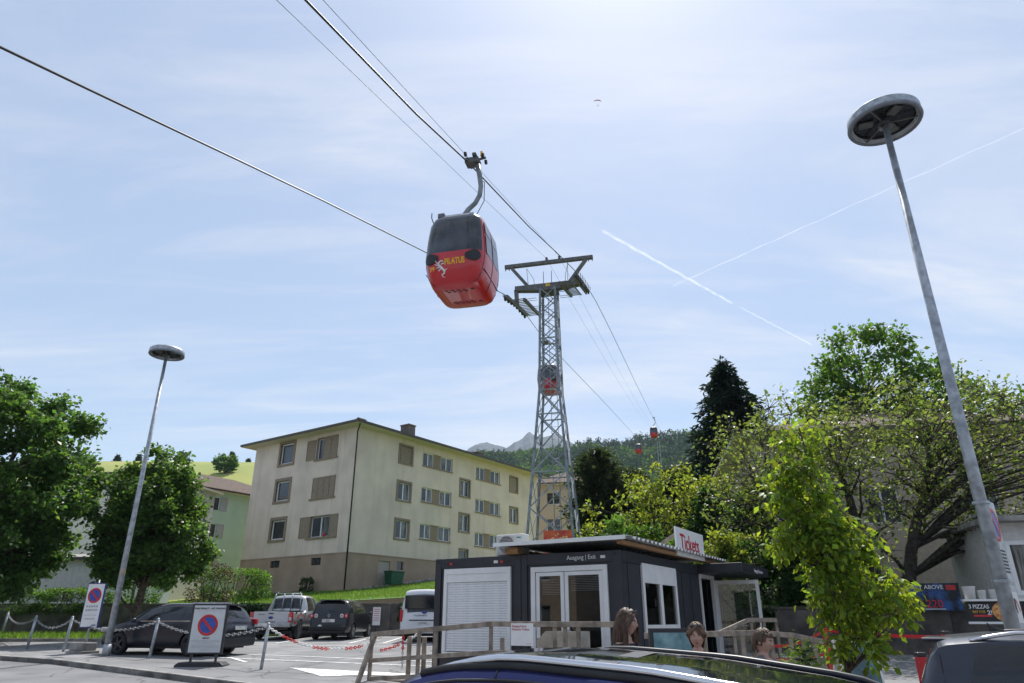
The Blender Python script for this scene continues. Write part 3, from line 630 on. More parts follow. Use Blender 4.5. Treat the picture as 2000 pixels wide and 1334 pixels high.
def make_cabin(detail, label, group, mirror=1, num='79'):
    t = thing('cable_car_cabin', label, 'cable car', group=group)
    N = 64 if detail else 32
    zs = sorted(set([c[0] for c in CP] + [-3.85, -3.6, -3.25, -3.16, -2.75, -2.3, -2.06])); zs = [z for z in zs if z <= -1.83]
    vs = []; K = len(zs)
    for z in zs:
        w, l = cab_wl(z)
        for j in range(N): x, y = sell(w, l, 5.0, 2 * math.pi * (j + .5) / N); vs.append((x, y, z))
    reg = {}
    for i in range(K - 1):
        for j in range(N):
            q = 2 * math.pi * (j + 1) / N; zc = (zs[i] + zs[i + 1]) / 2; fr = abs(math.sin(q)) > .62
            k = 'roof' if zc > -2.06 else ('end_window' if (fr and zc > -3.16) else 'body_shell')
            reg.setdefault(k, []).append((i * N + j, i * N + (j + 1) % N, (i + 1) * N + (j + 1) % N, (i + 1) * N + j))
    reg['body_shell'].append(tuple(reversed(range(N)))); reg['roof'].append(tuple((K - 1) * N + j for j in range(N)))
    par = {}
    fs_ = reg.pop('end_window'); reg['end_window'] = [f for f in fs_ if vs[f[0]][1] < 0]; reg['end_window '] = [f for f in fs_ if vs[f[0]][1] >= 0]
    for k, fs in reg.items():
        k = k.strip(); mb = MB(); mb.add(vs, fs, True); me = mb.mesh(k, {'roof': M_groof, 'end_window': M_gglass, 'body_shell': M_gred}[k])
        b = bmesh.new(); b.from_mesh(me); bmesh.ops.delete(b, geom=[v for v in b.verts if not v.link_faces], context='VERTS'); b.to_mesh(me); b.free()
        par[k] = link(k, me, t)
    # hanger, grip
    mx = mirror
    hp = [(.30 * mx, 0, -.15), (.36 * mx, 0, -.55), (.40 * mx, 0, -.9), (.37 * mx, 0, -1.2), (.24 * mx, 0, -1.45), (.05 * mx, 0, -1.62), (-.10 * mx, 0, -1.84), (-.14 * mx, 0, -2.2)]
    MB().tube(hp, [.085, .075, .07, .07, .07, .075, .08, .08], 10 if detail else 6).build('hanger', M_hang, t)
    mb = MB(); mb.box((.14 * mx, 0, -.02), (.42, .34, .16)); mb.box((.24 * mx, 0, .1), (.12, .5, .1)); g_ = mb.build('grip', M_steel, t, bevel=.02)
    MB().box((0, 0, .0), (.09, .36, .11)).build('rope_clamp', M_steel, g_)
    if detail:
        for dx, dy in ((.0, -.3), (.48, -.12), (.48, .2), (.0, .3)): MB().tube([(dx * mx - .03, dy, .08), (dx * mx + .03, dy, .08)], .075, 12).build('guide_roller', M_black, g_)
        MB().bar((.3 * mx, 0, .05), (.5 * mx, .1, .16), .05).build('grip_lever', M_steel, g_); MB().box((.40 * mx, .02, .24), (.06, .1, .16)).build('grip_spring', M_gyel, g_)
        MB().tube([(.40 * mx, 0, -.7), (.50 * mx, .02, -.75), (.50 * mx, .02, -1.4), (.3 * mx, .02, -1.8), (.05 * mx, .02, -2.15)], .012, 5).build('cable_loop', M_black, t)
        MB().b2((-.45, -.62, -1.84), (.45, .62, -1.79)).build('roof_rack', M_galv, t)
        MB().tube([(-.72, -.55, -1.95), (-.76, -.62, -1.8), (-.74, -.66, -1.68)], .014, 5).build('roof_hook', M_black, t)
        MB().box((-.48, -.55, -1.78), (.2, .2, .16)).build('roof_box', M_groof, t, bevel=.03)
        # ski-rack opening in the roof front, seams
        mb = MB(); w, l = cab_wl(-2.02); mb.add([(-.42, -l - .004 + .05, -2.08), (.42, -l - .004 + .05, -2.08), (.42, -l + .13, -1.9), (-.42, -l + .13, -1.9)], [(0, 1, 2, 3)]); mb.build('roof_hatch', M_gblk, t)
    # bumpers (black ovals at belt corners)
    for sx in (-1, 1):
        for sy in (-1, 1):
            vs_ = []; fs_ = []; n1, n2 = 10, 6
            for a in range(n1 + 1):
                q = -math.pi / 2 * sy + sx * sy * (.16 + .62 * a / n1) if False else None
            pts = []
            for a in range(n1 + 1):
                ta = a / n1; ang = (.12 + .72 * ta)     # from front face round the corner
                q = math.atan2(sy, 0) - sx * sy * ang
                hgt = .155 * math.sin(math.pi * min(1, max(0, ta * .9 + .08))) ** .6
                for b in range(n2 + 1):
                    z = -3.33 + hgt * (2 * b / n2 - 1); w, l = cab_wl(z); x, y = sell(w + .022, l + .022, 5.0, q); pts.append((x, y, z))
            mb = MB(); mb.add(pts, [(i * (n2 + 1) + j, i * (n2 + 1) + j + 1, (i + 1) * (n2 + 1) + j + 1, (i + 1) * (n2 + 1) + j) for i in range(n1) for j in range(n2)], True); mb.build('bumper', M_gblk, t)
    # side doors: dark window panels and black seams
    for sx in (-1, 1):
        for y0, y1 in ((-.62, -.08), (.04, .58)):
            for z0, z1 in ((-2.5, -2.13), (-3.12, -2.54)):
                pts = []
                for z in (z0, z1): w, _ = cab_wl(z); pts += [(sx * (w + .006), y0, z), (sx * (w + .006), y1, z)]
                mb = MB(); mb.add(pts, [(0, 1, 3, 2)]); mb.build('door_window', M_gglass, t)
        for y in (-.70, -.02, .68):
            zz_ = [-3.98, -3.92, -3.75, -3.4, -3.1, -2.8, -2.5, -2.15]
            mb = MB(); mb.tube([(sx * (cab_wl(z)[0] * (1 - min(.97, abs(y) / cab_wl(z)[1]) ** 5) ** .2 + .001), y, z) for z in zz_ if z > -4.05], .012, 5); mb.build('door_seam', M_gblk, t)
        mb = MB(); mb.tube([(sx * (cab_wl(-3.62)[0] + .002), y, -3.62) for y in (-.7, 0, .7)], .012, 5); mb.build('body_seam', M_gblk, t)
    if detail:
        # underside ventilation holes
        for r_, y in enumerate((-.42, -.34, .30, .38)):
            for k in range(4): MB().box((-.30 + k * .16 + (r_ % 2) * .05, y, -4.033), (.075, .045, .012)).build('vent_hole', M_gblk, t)
        for x, y in ((.42, -.42), (.42, .34)): MB().box((x, y, -4.033), (.09, .05, .012)).build('vent_hole', M_gblk, t)
        # lettering and dragon on the front
        zf = -3.56; w, l = cab_wl(zf); til = -math.atan2(cab_wl(-3.45)[1] - cab_wl(-3.67)[1], .22)
        rot = (R(90) - til, 0, 0)
        text('lettering', 'PILATUS', .23, M_gyel, t, (-.20, -l - .014, zf + .04), rot, .006, sx=.66, bold=.008)
        text('cabin_number', num, .15, M_gyel, t, (-.60, -cab_wl(-3.6)[1] + .0, -3.68), (R(90) - til, 0, R(-14)), .004, bold=.004)
        y0 = -l - .012
        def stroke(pts, rr): 
            o = MB(); o.tube([(x - .05, y0 + (z - zf - .17) * math.tan(til), z - .17) for x, z in pts], rr, 6); return o
        dr = stroke([(-.16, -3.28), (-.22, -3.24), (-.29, -3.27), (-.31, -3.34), (-.25, -3.4), (-.20, -3.46), (-.15, -3.52), (-.16, -3.58), (-.22, -3.61), (-.20, -3.67), (-.13, -3.69)], [.006, .018, .02, .024, .03, .032, .028, .022, .018, .012, .004]).build('dragon_emblem', M_white, t)
        for pp in ([(-.29, -3.34), (-.37, -3.27), (-.40, -3.22)], [(-.28, -3.38), (-.37, -3.34), (-.42, -3.32)], [(-.26, -3.41), (-.35, -3.42), (-.39, -3.45)], [(-.24, -3.34), (-.19, -3.31), (-.13, -3.33)], [(-.18, -3.5), (-.11, -3.49), (-.07, -3.46)], [(-.24, -3.44), (-.30, -3.5), (-.33, -3.49)]):
            stroke(pp, [.02, .014, .004]).build('emblem_wing', M_white, dr)
    for ch in t.children:
        if ch.name.split('.')[0] not in ('hanger', 'grip', 'cable_loop'): ch.location.z -= .36; ch.location.x -= .06 * mx
    return t
def put(c, side, s, sway=0):
    c.location = line_pt(side * 2.3, s, rope_z(side, s)); c.rotation_euler = (0, sway, TRZ)
put(make_cabin(True, 'red cable car cabin numbered 79 hanging in the foreground', 'cable car cabins on the ropes'), 1, -24.7)
put(make_cabin(False, 'red cabin partly hidden behind the lattice tower', 'cable car cabins on the ropes', -1), -1, 11.2)
put(make_cabin(False, 'small red cabin high on the right rope above the wooded hill', 'cable car cabins on the ropes'), 1, 108)
put(make_cabin(False, 'smallest red cabin low over the dark trees on the far rope', 'cable car cabins on the ropes', -1), -1, 124)
# second tower up the line
t2 = thing('cable_car_tower', 'small distant cable car tower with cross arm on the wooded hill', 'tower', tuple(TC + TQ * 205), TRZ)
zt2 = 61.2
for sx in (-1, 1): MB().bar((sx * .9, 0, 24), (sx * .35, 0, zt2), .25).build('leg', M_tsteel, t2)
MB().bar((-2.6, 0, zt2), (2.6, 0, zt2), .5, .5).build('cross_arm', M_steel, t2)
MB().bar((-3, 0, zt2 + 2.2), (3, 0, zt2 + 2.2), .3, .3).build('portal_beam', M_steel, t2)
for s in (-1, 1):
    MB().bar((s * 1.4, 0, zt2), (s * 2.6, 0, zt2 + 2.2), .25).build('portal_strut', M_steel, t2); MB().bar((s * 2.3, -3, zt2 - .5), (s * 2.3, 3, zt2 + .3), .3, .5).build('sheave_train', M_steel, t2)
# ------------------------------------------------------------------ street lamps
M_lglass = mat('lamp_glass', (.03, .032, .035), .12, spec=.6)
M_refl = mat('lamp_reflector', (.12, .12, .12), .5, .2)
def lamp(label, x, y, zh, zb, yaw, brk=None):
    t = thing('street_lamp', label, 'street lamp', (x, y, zb), yaw, 'tall round headed street lamps'); H = zh - zb
    MB().tube([(0, 0, -.1), (0, 0, H * .45), (0, 0, H)], [.098, .075, .05], 14).build('pole', M_galv, t)
    hd = MB().lathe([(.30, .20), (.50, .185), (.565, .13), (.568, .03), (.56, .0), (.545, -.02), (.50, -.025), (.50, .02), (.48, .03)], 40, (0, 0, H - .02)).build('lamp_head', M_galv, t)
    MB().lathe([(0, .21), (.3, .2)], 24, (0, 0, H - .02)).build('cap', M_galv, hd)
    MB().lathe([(0, .07), (.49, .07)], 32, (0, 0, H - .02)).build('inner_plate', M_lglass, hd)
    MB().lathe([(.575, .0), (.58, -.02), (.565, -.045), (.52, -.05), (.515, -.03)], 40, (0, 0, H - .02)).build('rim_ring', mat('lamp_rim', (.20, .22, .25), .45, .4), hd)
    for k in range(3):
        a = k * 2.094 + .5; MB().bar((.04 * math.cos(a), .04 * math.sin(a), H - .03), (.5 * math.cos(a), .5 * math.sin(a), H - .03), .025).build('spoke', M_refl, hd)
        a += 1.05; MB().box((.28 * math.cos(a), .28 * math.sin(a), H + .02), (.24, .16, .05), a).build('reflector', M_refl, hd, bevel=.02)
    MB().lathe([(.12, -.05), (.10, .0), (.06, .05)], 14, (0, 0, H - .05)).build('collar', M_galv, t)
    MB().tube([(0, 0, .0), (0, 0, .35)], .115, 14).build('base_sleeve', M_galv, t)
    return t
lamp('tall street lamp standing by the dark estate car', -12.05, 22.35, 10.27, gz(22.3), .4)
rl = lamp('tall street lamp with sign plates, nearest the camera', 6.33, 9.4, 9.5, gz(9.4), 1.2)
# ------------------------------------------------------------------ ticket office container
M_cont = mat('anthracite_container', (.022, .024, .032), .42, var=.12, scale=2)
M_contp = mat('anthracite_panel', (.028, .030, .040), .5, var=.1, scale=2)
M_glass = glassmat('clear_glass', (.80, .85, .86), .03)
M_slat = mat('white_slat', (.78, .79, .81), .5, var=.04)
M_inter = mat('interior_dark', (.06, .06, .062), .8)
M_corr = mat('corrugated_sheet', (.52, .53, .54), .45, .3, var=.1)
CB = .42; CT = 3.06
co = thing('ticket_container', 'anthracite ticket office container with white shutter and glazed exit door', 'container', (-1.86, 17.85, 0), math.atan2(-.52, .854))
W, D = 4.88, 7.7
sideP = lambda s, d, z: (W - d, s, z)
facade('front_wall', PR, W, CB, CT - .2, [(.3, 2.14, .95, 2.78), (2.74, 4.55, CB + .05, 2.72)], M_cont, co, .1)
facade('side_wall', sideP, D, CB, CT - .2, [(1.15, 3.4, 1.42, 2.84), (5.45, 6.75, CB + .1, 2.8)], M_contp, co, .1)
mb = MB(); mb.add([(0, 0, CB), (0, D, CB), (0, D, CT - .2), (0, 0, CT - .2), (W, D, CB), (W, D, CT - .2)], [(0, 1, 2, 3), (1, 4, 5, 2)]); mb.build('rear_wall', M_cont, co)
MB().b2((.01, .12, CB), (W - .12, D - .02, CB + .06)).build('floor', M_inter, co); MB().b2((.02, .12, CT - .28), (W - .13, D - .02, CT - .2)).build('ceiling', MATS['pale_grey_render'], co)
MB().b2((.02, 4.2, CB), (W - .9, 4.3, CT - .25)).build('inner_wall', M_inter, co)
# steel frame: posts, top and bottom beams of the two modules
for x0, x1 in ((-.02, .16), (2.28, 2.435), (2.445, 2.6), (W - .17, W + .02)): MB().b2((x0, -.035, CB - .1), (x1, .12, CT)).build('corner_post', M_cont, co, bevel=.012)
for x0, x1 in ((.16, 2.28), (2.6, W - .17)): MB().b2((x0, -.03, CT - .24), (x1, .1, CT - .004)).build('top_beam', M_cont, co, bevel=.01); MB().b2((x0, -.03, CB - .1), (x1, .1, CB + .08)).build('bottom_beam', M_cont, co)
MB().b2((W - .1, .12, CT - .24), (W + .03, D, CT - .004)).build('top_beam', M_cont, co, bevel=.01); MB().b2((W - .1, .12, CB - .1), (W + .03, D, CB + .08)).build('bottom_beam', M_cont, co)
MB().b2((W - .14, D - .16, CB - .1), (W + .026, D + .02, CT)).build('corner_post', M_cont, co); MB().b2((.0, .0, CT - .03), (W, D, CT - .01)).build('roof_deck', M_cont, co)
for k in range(10):
    if not (k in (2, 3, 4)): MB().b2((W + .0, .35 + k * .72, CB + .08), (W + .012, .37 + k * .72, CT - .24)).build('panel_joint', M_cont, co)
# roller shutter
sh = MB(); fr = .085
for a, b in (((.27, -.06, 2.68), (2.17, .06, 2.81)), ((.27, -.06, .93), (.36, .06, 2.68)), ((2.08, -.06, .93), (2.17, .06, 2.68)), ((.36, -.06, .93), (2.08, .06, .97))): sh.b2(a, b)
sh = sh.build('roller_shutter', M_white, co, bevel=.006); MB().b2((.36, -.045, 2.50), (2.08, .05, 2.678)).build('shutter_box', M_white, sh)
sl_me = MB(); sl_me.lathe([(.0, 0)], 3) if False else None
prof = [(0, -.027), (-.012, -.020), (-.016, 0), (-.012, .020), (0, .026)]
vs = [(x, y, z) for x in (.365, 2.075) for y, z in prof]; n_ = len(prof)
sm_ = MB(); sm_.add(vs, [(i, i + 1, i + 1 + n_, i + n_) for i in range(n_ - 1)]); slm = sm_.mesh('slat', M_slat)
for k in range(28): link('slat', slm, sh, (0, .0, 2.47 - k * .054))
# double door with blinds
dr = MB()
for a, b in (((2.70, -.05, 2.66), (4.58, .05, 2.77)), ((2.70, -.05, CB), (2.81, .05, 2.66)), ((4.47, -.05, CB), (4.58, .05, 2.66))): dr.b2(a, b)
dr = dr.build('door_frame', M_white, co, bevel=.005)
for x0, x1 in ((2.83, 3.53), (3.55, 4.46)):
    lf = MB(); f = .085
    for a, b in (((x0, -.03, 2.57), (x1, .03, 2.65)), ((x0, -.03, CB + .02), (x1, .03, CB + .2)), ((x0, -.03, CB + .2), (x0 + f, .03, 2.57)), ((x1 - f, -.03, CB + .2), (x1, .03, 2.57))): lf.b2(a, b)
    lf = lf.build('door_leaf', M_white, dr); MB().b2((x0 + f, -.004, CB + .2), (x1 - f, .004, 2.57)).build('glass', M_glass, lf)
    for k in range(11 if x0 < 3 else 9): MB().box(((x0 + x1) / 2, .09, 2.54 - k * .035), (x1 - x0 - .2, .045, .006)).build('blind_slat', M_slat, lf)
MB().box((3.62, -.07, 1.45), (.13, .03, .03)).build('door_handle', M_galv, dr)
# side window with white roller box and open side door
wf = MB()
for a, b in (((W - .04, 1.12, 2.44), (W + .05, 3.43, 2.86)), ((W - .04, 1.12, 1.40), (W + .05, 3.43, 1.56)), ((W - .04, 1.12, 1.56), (W + .05, 1.24, 2.44)), ((W - .04, 3.31, 1.56), (W + .05, 3.43, 2.44)), ((W - .04, 2.20, 1.56), (W + .052, 2.36, 2.44))): wf.b2(a, b)
wf = wf.build('side_window', M_white, co, bevel=.005)
for a, b in ((1.24, 2.2), (2.36, 3.31)): MB().b2((W - .005, a, 1.56), (W + .005, b, 2.44)).build('pane', M_glass, wf)
MB().b2((W + .05, 2.1, 1.95), (W + .08, 2.13, 2.12)).build('window_handle', M_white, wf)
df = MB()
for a, b in (((W - .05, 5.42, 2.74), (W + .05, 6.78, 2.84)), ((W - .05, 5.42, CB), (W + .05, 5.50, 2.74)), ((W - .05, 6.70, CB), (W + .05, 6.78, 2.74))): df.b2(a, b)
df = df.build('side_door_frame', M_white, co)
MB().b2((W - .75, 5.5, 1.2), (W - .70, 6.1, 2.3)).build('interior_screen', mat('screen_blue', (.03, .05, .16), .2), co)
lf = MB(); L_ = 1.22; f = .09
for a, b in (((0, 0, 2.62), (L_, .05, 2.72)), ((0, 0, CB + .03), (L_, .05, CB + .18)), ((0, 0, CB + .18), (f, .05, 2.62)), ((L_ - f, 0, CB + .18), (L_, .05, 2.62))): lf.b2(a, b)
lf = lf.build('open_door_leaf', M_white, co, (W + .05, 6.72, 0), R(8)); MB().b2((f, .02, CB + .18), (L_ - f, .03, 2.62)).build('glass', M_glass, lf)
# entrance canopy with lettering
cp = MB().b2((W + .0, 5.3, CT - .21), (W + 1.25, 8.4, CT + .03)).build('canopy', M_cont, co, bevel=.01); text('canopy_lettering', 'Eingang | Entrance', .135, M_white, cp, (W + 1.255, 6.6, CT - .15), (R(90), 0, R(90)), .003)
text('exit_lettering', 'Ausgang | Exit', .135, M_white, co, (3.62, -.034, CT - .165), (R(90), 0, 0), .003, sx=.92)
for x0 in (.22, 1.86):
    q = MB().b2((x0, -.036, CT - .165), (x0 + .30, -.031, CT - .105)).build('lamp_slot', M_black, co); MB().b2((x0 + (.2 if x0 < 1 else .02), -.045, CT - .16), (x0 + (.28 if x0 < 1 else .1), -.034, CT - .11)).build('signal_light', M_red, q)
for x0 in (1.70, 4.44): MB().b2((x0, -.042, CT - .16), (x0 + .11, -.031, CT - .10)).build('label_plate', M_white, co)
for x0 in (.06, 2.36, 2.52, 4.78): MB().tube([(x0, -.045, CT - .08), (x0, -.03, CT - .08)], .03, 8).build('corner_lock', M_black, co)
# roof: timber frame with corrugated sheet, AC unit, signs
rf = thing('sheet_roof', 'shallow corrugated sheet roof on timber beams above the exit door', 'roof', (-1.86, 17.85, 0), math.atan2(-.52, .854))
def rzf(x, y): return 3.28 + .012 * y
mb = MB(); xs_ = np.arange(1.95, 5.22, .0325); ny = [-.42, 2, 4.5, 7.3]
pts = []
for y in ny:
    for x in xs_: pts.append((x, y, 3.27 + .004 * y + .018 * math.sin(2 * math.pi * x / .13)))
nn = len(xs_); mb.add(pts, [(j * nn + i, j * nn + i + 1, (j + 1) * nn + i + 1, (j + 1) * nn + i) for j in range(3) for i in range(nn - 1)], True)
o = mb.build('corrugated_sheet', M_corr, rf); 
# side edge: sheet ribs seen end-on along the right eave
mb = MB(); ys_ = np.arange(-.25, 7.3, .04); pts = []
for y in ys_:
    h = .028 * (1 if math.sin(2 * math.pi * y / .26) > 0 else -1); pts += [(5.05, y, 3.30 + h), (5.26, y, 3.285 + h)]
mb.add(pts, [(2 * i, 2 * i + 1, 2 * i + 3, 2 * i + 2) for i in range(len(ys_) - 1)]); q = mb.build('ribbed_edge', M_corr, rf); q.modifiers.new('s', 'SOLIDIFY').thickness = .008
M_beam = mat('timber_beam', (.36, .20, .09), .8, var=.2, scale=3, stretch=(1, 8, 8))
MB().b2((2.1, -.2, CT + .01), (2.45, .0, CT + .15)).build('beam', M_beam, rf); MB().b2((4.95, -.3, CT + .09), (5.08, 7.2, CT + .17)).build('beam', M_beam, rf); MB().b2((2.1, .0, CT), (2.22, 7.0, CT + .15)).build('beam', M_beam, rf)
MB().b2((1.93, -.45, 3.225), (5.2, -.42, 3.31)).build('front_trim', M_white, rf)
ac = thing('air_conditioner', 'white outdoor air conditioning unit on the container roof', 'air conditioner', (-1.86 + .854 * 1.92 + .52 * .3, 17.85 - .52 * 1.92 + .854 * .3, CT), math.atan2(-.52, .854))
M_acw = mat('cream_white_metal', (.66, .65, .61), .5, var=.03)
MB().b2((-.38, 0, .04), (.38, .32, .52)).build('casing', M_acw, ac, bevel=.02)
mb = MB(); mb.lathe([(.05, 0), (.19, .0), (.2, .012)], 24); g_ = mb.build('fan_grille', M_refl, ac, (-.08, -.006, .28)); g_.rotation_euler = (R(90), 0, 0)
for k in range(12): MB().b2((-.33, -.012, .08 + k * .035), (.14, -.004, .088 + k * .035)).build('grille_bar', M_acw, ac)
for x in (-.28, .28): MB().b2((x - .03, .02, -.0), (x + .03, .3, .04)).build('foot', M_black, ac)
MB().b2((.2, -.004, .42), (.32, .0, .45)).build('badge', mat('teal_print', (.02, .3, .3), .5), ac)
tk = thing('tickets_sign', 'white Tickets sign board standing on the container roof', 'sign', (-1.86 + .854 * 5.10 + .52 * 3.1, 17.85 - .52 * 5.10 + .854 * 3.1, 0), math.atan2(.854, .52))
MB().b2((0, -.02, 3.16), (2.32, .02, 3.86)).build('board', M_white, tk, bevel=.004)
text('lettering', 'Tickets', .56, mat('sign_red', (.52, .015, .03), .5), tk, (.30, -.026, 3.33), (R(90), 0, 0), .003, sx=.95, bold=.006)
for x in (.25, 1.9): MB().bar((x, .06, 3.7), (x, .95, 3.2), .06, .08).build('brace', M_wood, tk)
lc = thing('restaurant_sign', 'red pizza restaurant sign board showing over the container roof', 'sign', (1.77, 27.5, 0), R(-12))
M_lc = mat('pizza_sign_red', (.40, .03, .015), .45, var=.3, scale=3, col2=(.62, .13, .03))
MB().b2((-.55, 0, 3.4), (.55, .06, 4.9)).build('board', M_lc, lc)
for x, z, r_ in ((-.38, 4.48, .15), (.40, 4.66, .13), (.33, 4.36, .15)):
    q = MB().lathe([(0, .012), (r_ * .8, .012), (r_, .0)], 20); o = q.build('pizza_picture', mat('pizza_orange', (.72, .16, .03), .6, var=.5, scale=22, col2=(.45, .04, .01)), lc, (x, -.004, z)); o.rotation_euler = (R(90), 0, 0)
M_cream_t = mat('cream_lettering', (.80, .55, .22), .5)
text('lettering', 'LA', .16, M_cream_t, lc, (-.10, -.02, 4.68), (R(90), R(-12), 0), .004); text('lettering', 'Costa', .32, M_cream_t, lc, (-.34, -.02, 4.36), (R(90), R(-14), 0), .004, shear=.25, bold=.006)
for x in (-.5, .5): MB().b2((x - .04, .06, gz(27.5)), (x + .04, .12, 3.1)).build('post', M_steel, lc)
vent = MB().tube([(3.32, 19.4, 3.0), (3.32, 19.4, 3.72)], .03, 8).build('vent_pipe', M_white); tag(vent, 'thin white vent pipe rising behind the container roof', 'pipe')
# unseen station and house behind the viewer, added for darker reflections and bounce light
stn = thing('unseen_station', 'unseen pale valley station hall added behind the viewer to bounce light', 'building', (4, -24, 0), R(180))
M_stn = mat('station_render', (.48, .45, .40), .9, var=.06)
facade('wall', PR, 44, 0, 9, [(4 + 5 * k, 7.4 + 5 * k, 1.2, 4.2) for k in range(8)] + [(4 + 5 * k, 7.4 + 5 * k, 5.6, 7.8) for k in range(8)], M_stn, stn)
stn.location = (24, -22, 0)
for k in range(8): win(PR, 4 + 5 * k, 7.4 + 5 * k, 1.2, 4.2, stn, 2); win(PR, 4 + 5 * k, 7.4 + 5 * k, 5.6, 7.8, stn, 2)
mb = MB(); mb.b2((-.4, -.8, 9), (44.4, 14, 9.4)); mb.build('flat_roof', M_conc, stn); MB().b2((0, .3, 0), (44, 13.5, 9)).build('hall_core', M_stn, stn)
hb_ = house('unseen_house', 'unseen brown house added behind the viewer to darken reflections', (-30, -4, 0), R(141), 26, 10, 7.5, M_base, 3.5, .8, [(2 + 4 * k, 3.6 + 4 * k, z, z + 1.5) for k in range(6) for z in (1.2, 4.4)], None)
# ------------------------------------------------------------------ timber railings of the ramp
def railing(label, pts, posts, h=.95, mid=True, grp='timber ramp railings', lean=False):
    """pts: (x,y,ztop) polyline; posts: list of fractions (segment, t)"""
    t = thing('timber_railing', label, 'railing', group=grp)
    P = [Vector(p) for p in pts]
    for a, b in zip(P[:-1], P[1:]):
        MB().bar(a, b, .05, .10).build('top_rail', M_wood, t, bevel=.006)
        if mid: MB().bar(a - Vector((0, 0, .52)), b - Vector((0, 0, .52)), .035, .085).build('middle_rail', M_wood, t, bevel=.005); 
        if mid: MB().bar(a - Vector((0, 0, .88)), b - Vector((0, 0, .88)), .035, .085).build('bottom_rail', M_wood, t, bevel=.005)
    for s, k in posts:
        p = P[s].lerp(P[s + 1], k); g = gz(p.y); MB().b2((p.x - .04, p.y - .04 + .05, g - .05), (p.x + .04, p.y + .04 + .05, p.z + .02)).build('post', M_wood, t, bevel=.006)
    return t
rA = railing('timber ramp railing rising along the container front to the exit door', [(-3.1, 16.5, 1.36), (-.42, 14.87, 1.585), (1.95, 13.42, 1.585)], [(0, 0.0), (0, .42), (0, .56), (0, 1.0), (1, .52), (1, .60), (1, .70), (1, 1.0)])
MB().bar((-3.28, 16.2, gz(16.2)), (-3.02, 16.5, 1.38), .07, .09).build('raking_brace', M_wood, rA)
for x, y in ((-2.25, 16.15), (-1.9, 15.95), (-.2, 15.2), (.55, 14.75), (.75, 14.6)): MB().b2((x - .045, y + .25, gz(y) - .05), (x + .045, y + .34, 1.32)).build('post', M_wood, rA)
railing('timber railing behind the three people, level then falling away to the right', [(2.35, 13.2, 1.40), (4.95, 15.1, 1.42), (5.9, 15.7, 1.36), (6.75, 16.2, 1.22)], [(0, .12), (0, .50), (0, .86), (0, .97), (1, .4), (1, .95), (2, .35), (2, .7), (2, 1.0)])
railing('timber handrail sloping up to the side door landing', [(4.75, 17.5, 1.33), (5.9, 18.5, 1.66), (6.85, 19.2, 1.66)], [(0, .55), (1, .1), (1, .55), (1, 1.0)], mid=False)
# ramp deck
mb = MB(); mb.add([(-3.0, 16.7, .44), (-.4, 15.0, .55), (2.2, 13.5, .55), (3.0, 14.9, .55), (.4, 16.4, .55), (-2.2, 18.0, .48)], [(0, 1, 4, 5), (1, 2, 3, 4)]); o = mb.build('timber_ramp', M_wood); o.modifiers.new('s', 'SOLIDIFY').thickness = .06; tag(o, 'low timber ramp deck in front of the container', 'ramp')
# paper notice on the railing
nt = thing('notice', 'white paper notice fixed to the ramp railing', 'notice', (.22, 14.42, 0), math.atan2(-.52, .854))
MB().b2((-.27, -.02, 1.20), (.23, -.012, 1.60)).build('sheet', M_white, nt)
text('lettering', 'Eingang Kasse\nEntrance Tickets', .058, MATS['sign_red'], nt, (-.245, -.024, 1.53), (R(90), 0, 0), .001); MB().b2((.06, -.023, 1.235), (.19, -.0205, 1.24)).build('print_line', MATS['sign_red'], nt)
# beige counter box and framed display by the door
cbx = thing('cabinet', 'beige sloping cabinet standing behind the railing at the exit door', 'cabinet', (.85, 14.75, gz(14.8) + .1), math.atan2(-.52, .854))
mb = MB(); mb.prism([(-.42, 0), (.55, 0), (.55, 1.0), (-.22, 1.0), (-.42, .82)], .45); mb.build('body', mat('beige_panel', (.42, .38, .32), .6), cbx, bevel=.01); MB().b2((-.42, -.012, .6), (.55, -.002, .612)).build('seam', M_black, cbx)
db = thing('display_board', 'dark framed display board with teal picture behind the long haired woman', 'display board', (2.02, 9.3, 0), R(14))
MB().b2((-.33, 0, .5), (.33, .04, 1.56)).build('frame', M_blackp, db); MB().b2((-.28, -.006, .55), (.28, -.001, 1.51)).build('picture', mat('teal_picture', (.05, .16, .18), .3, var=.5, scale=4, col2=(.30, .45, .48)), db)
for x in (-.25, .25): MB().b2((x - .03, .01, gz(9.3)), (x + .03, .05, .5)).build('leg', M_blackp, db)
# ------------------------------------------------------------------ chain bollards
M_chain = mat('chain_steel', (.33, .34, .35), .5, .5)
bl = [(-23.2, 33.9), (-16.5, 25.55), (-14.5, 24.3), (-10.4, 21.65), (-6.2, 18.75)]
names = ['grey steel chain bollard beyond the low hedge at the frame edge', 'grey steel chain bollard left of the blue edged sign', 'grey steel chain bollard beside the concrete sign foot', 'grey steel chain bollard in front of the dark estate car door', 'grey steel bollard holding the red and white chain']
tops = []
for (x, y), nm in zip(bl, names):
    t = thing('bollard', nm, 'bollard', (x, y, gz(y)), .3, 'chain bollards along the pavement'); ln = .05
    MB().tube([(0, 0, 0), (ln, .02, 1.05)], .042, 10).build('post', M_galv, t); MB().lathe([(.042, 0), (.046, .01), (.03, .035), (0, .045)], 10, (ln, .02, 1.05)).build('cap', M_galv, t); MB().box((0, 0, .01), (.16, .16, .02)).build('foot_plate', M_galv, t)
    tops.append(Vector((x + ln, y, gz(y) + .99)))
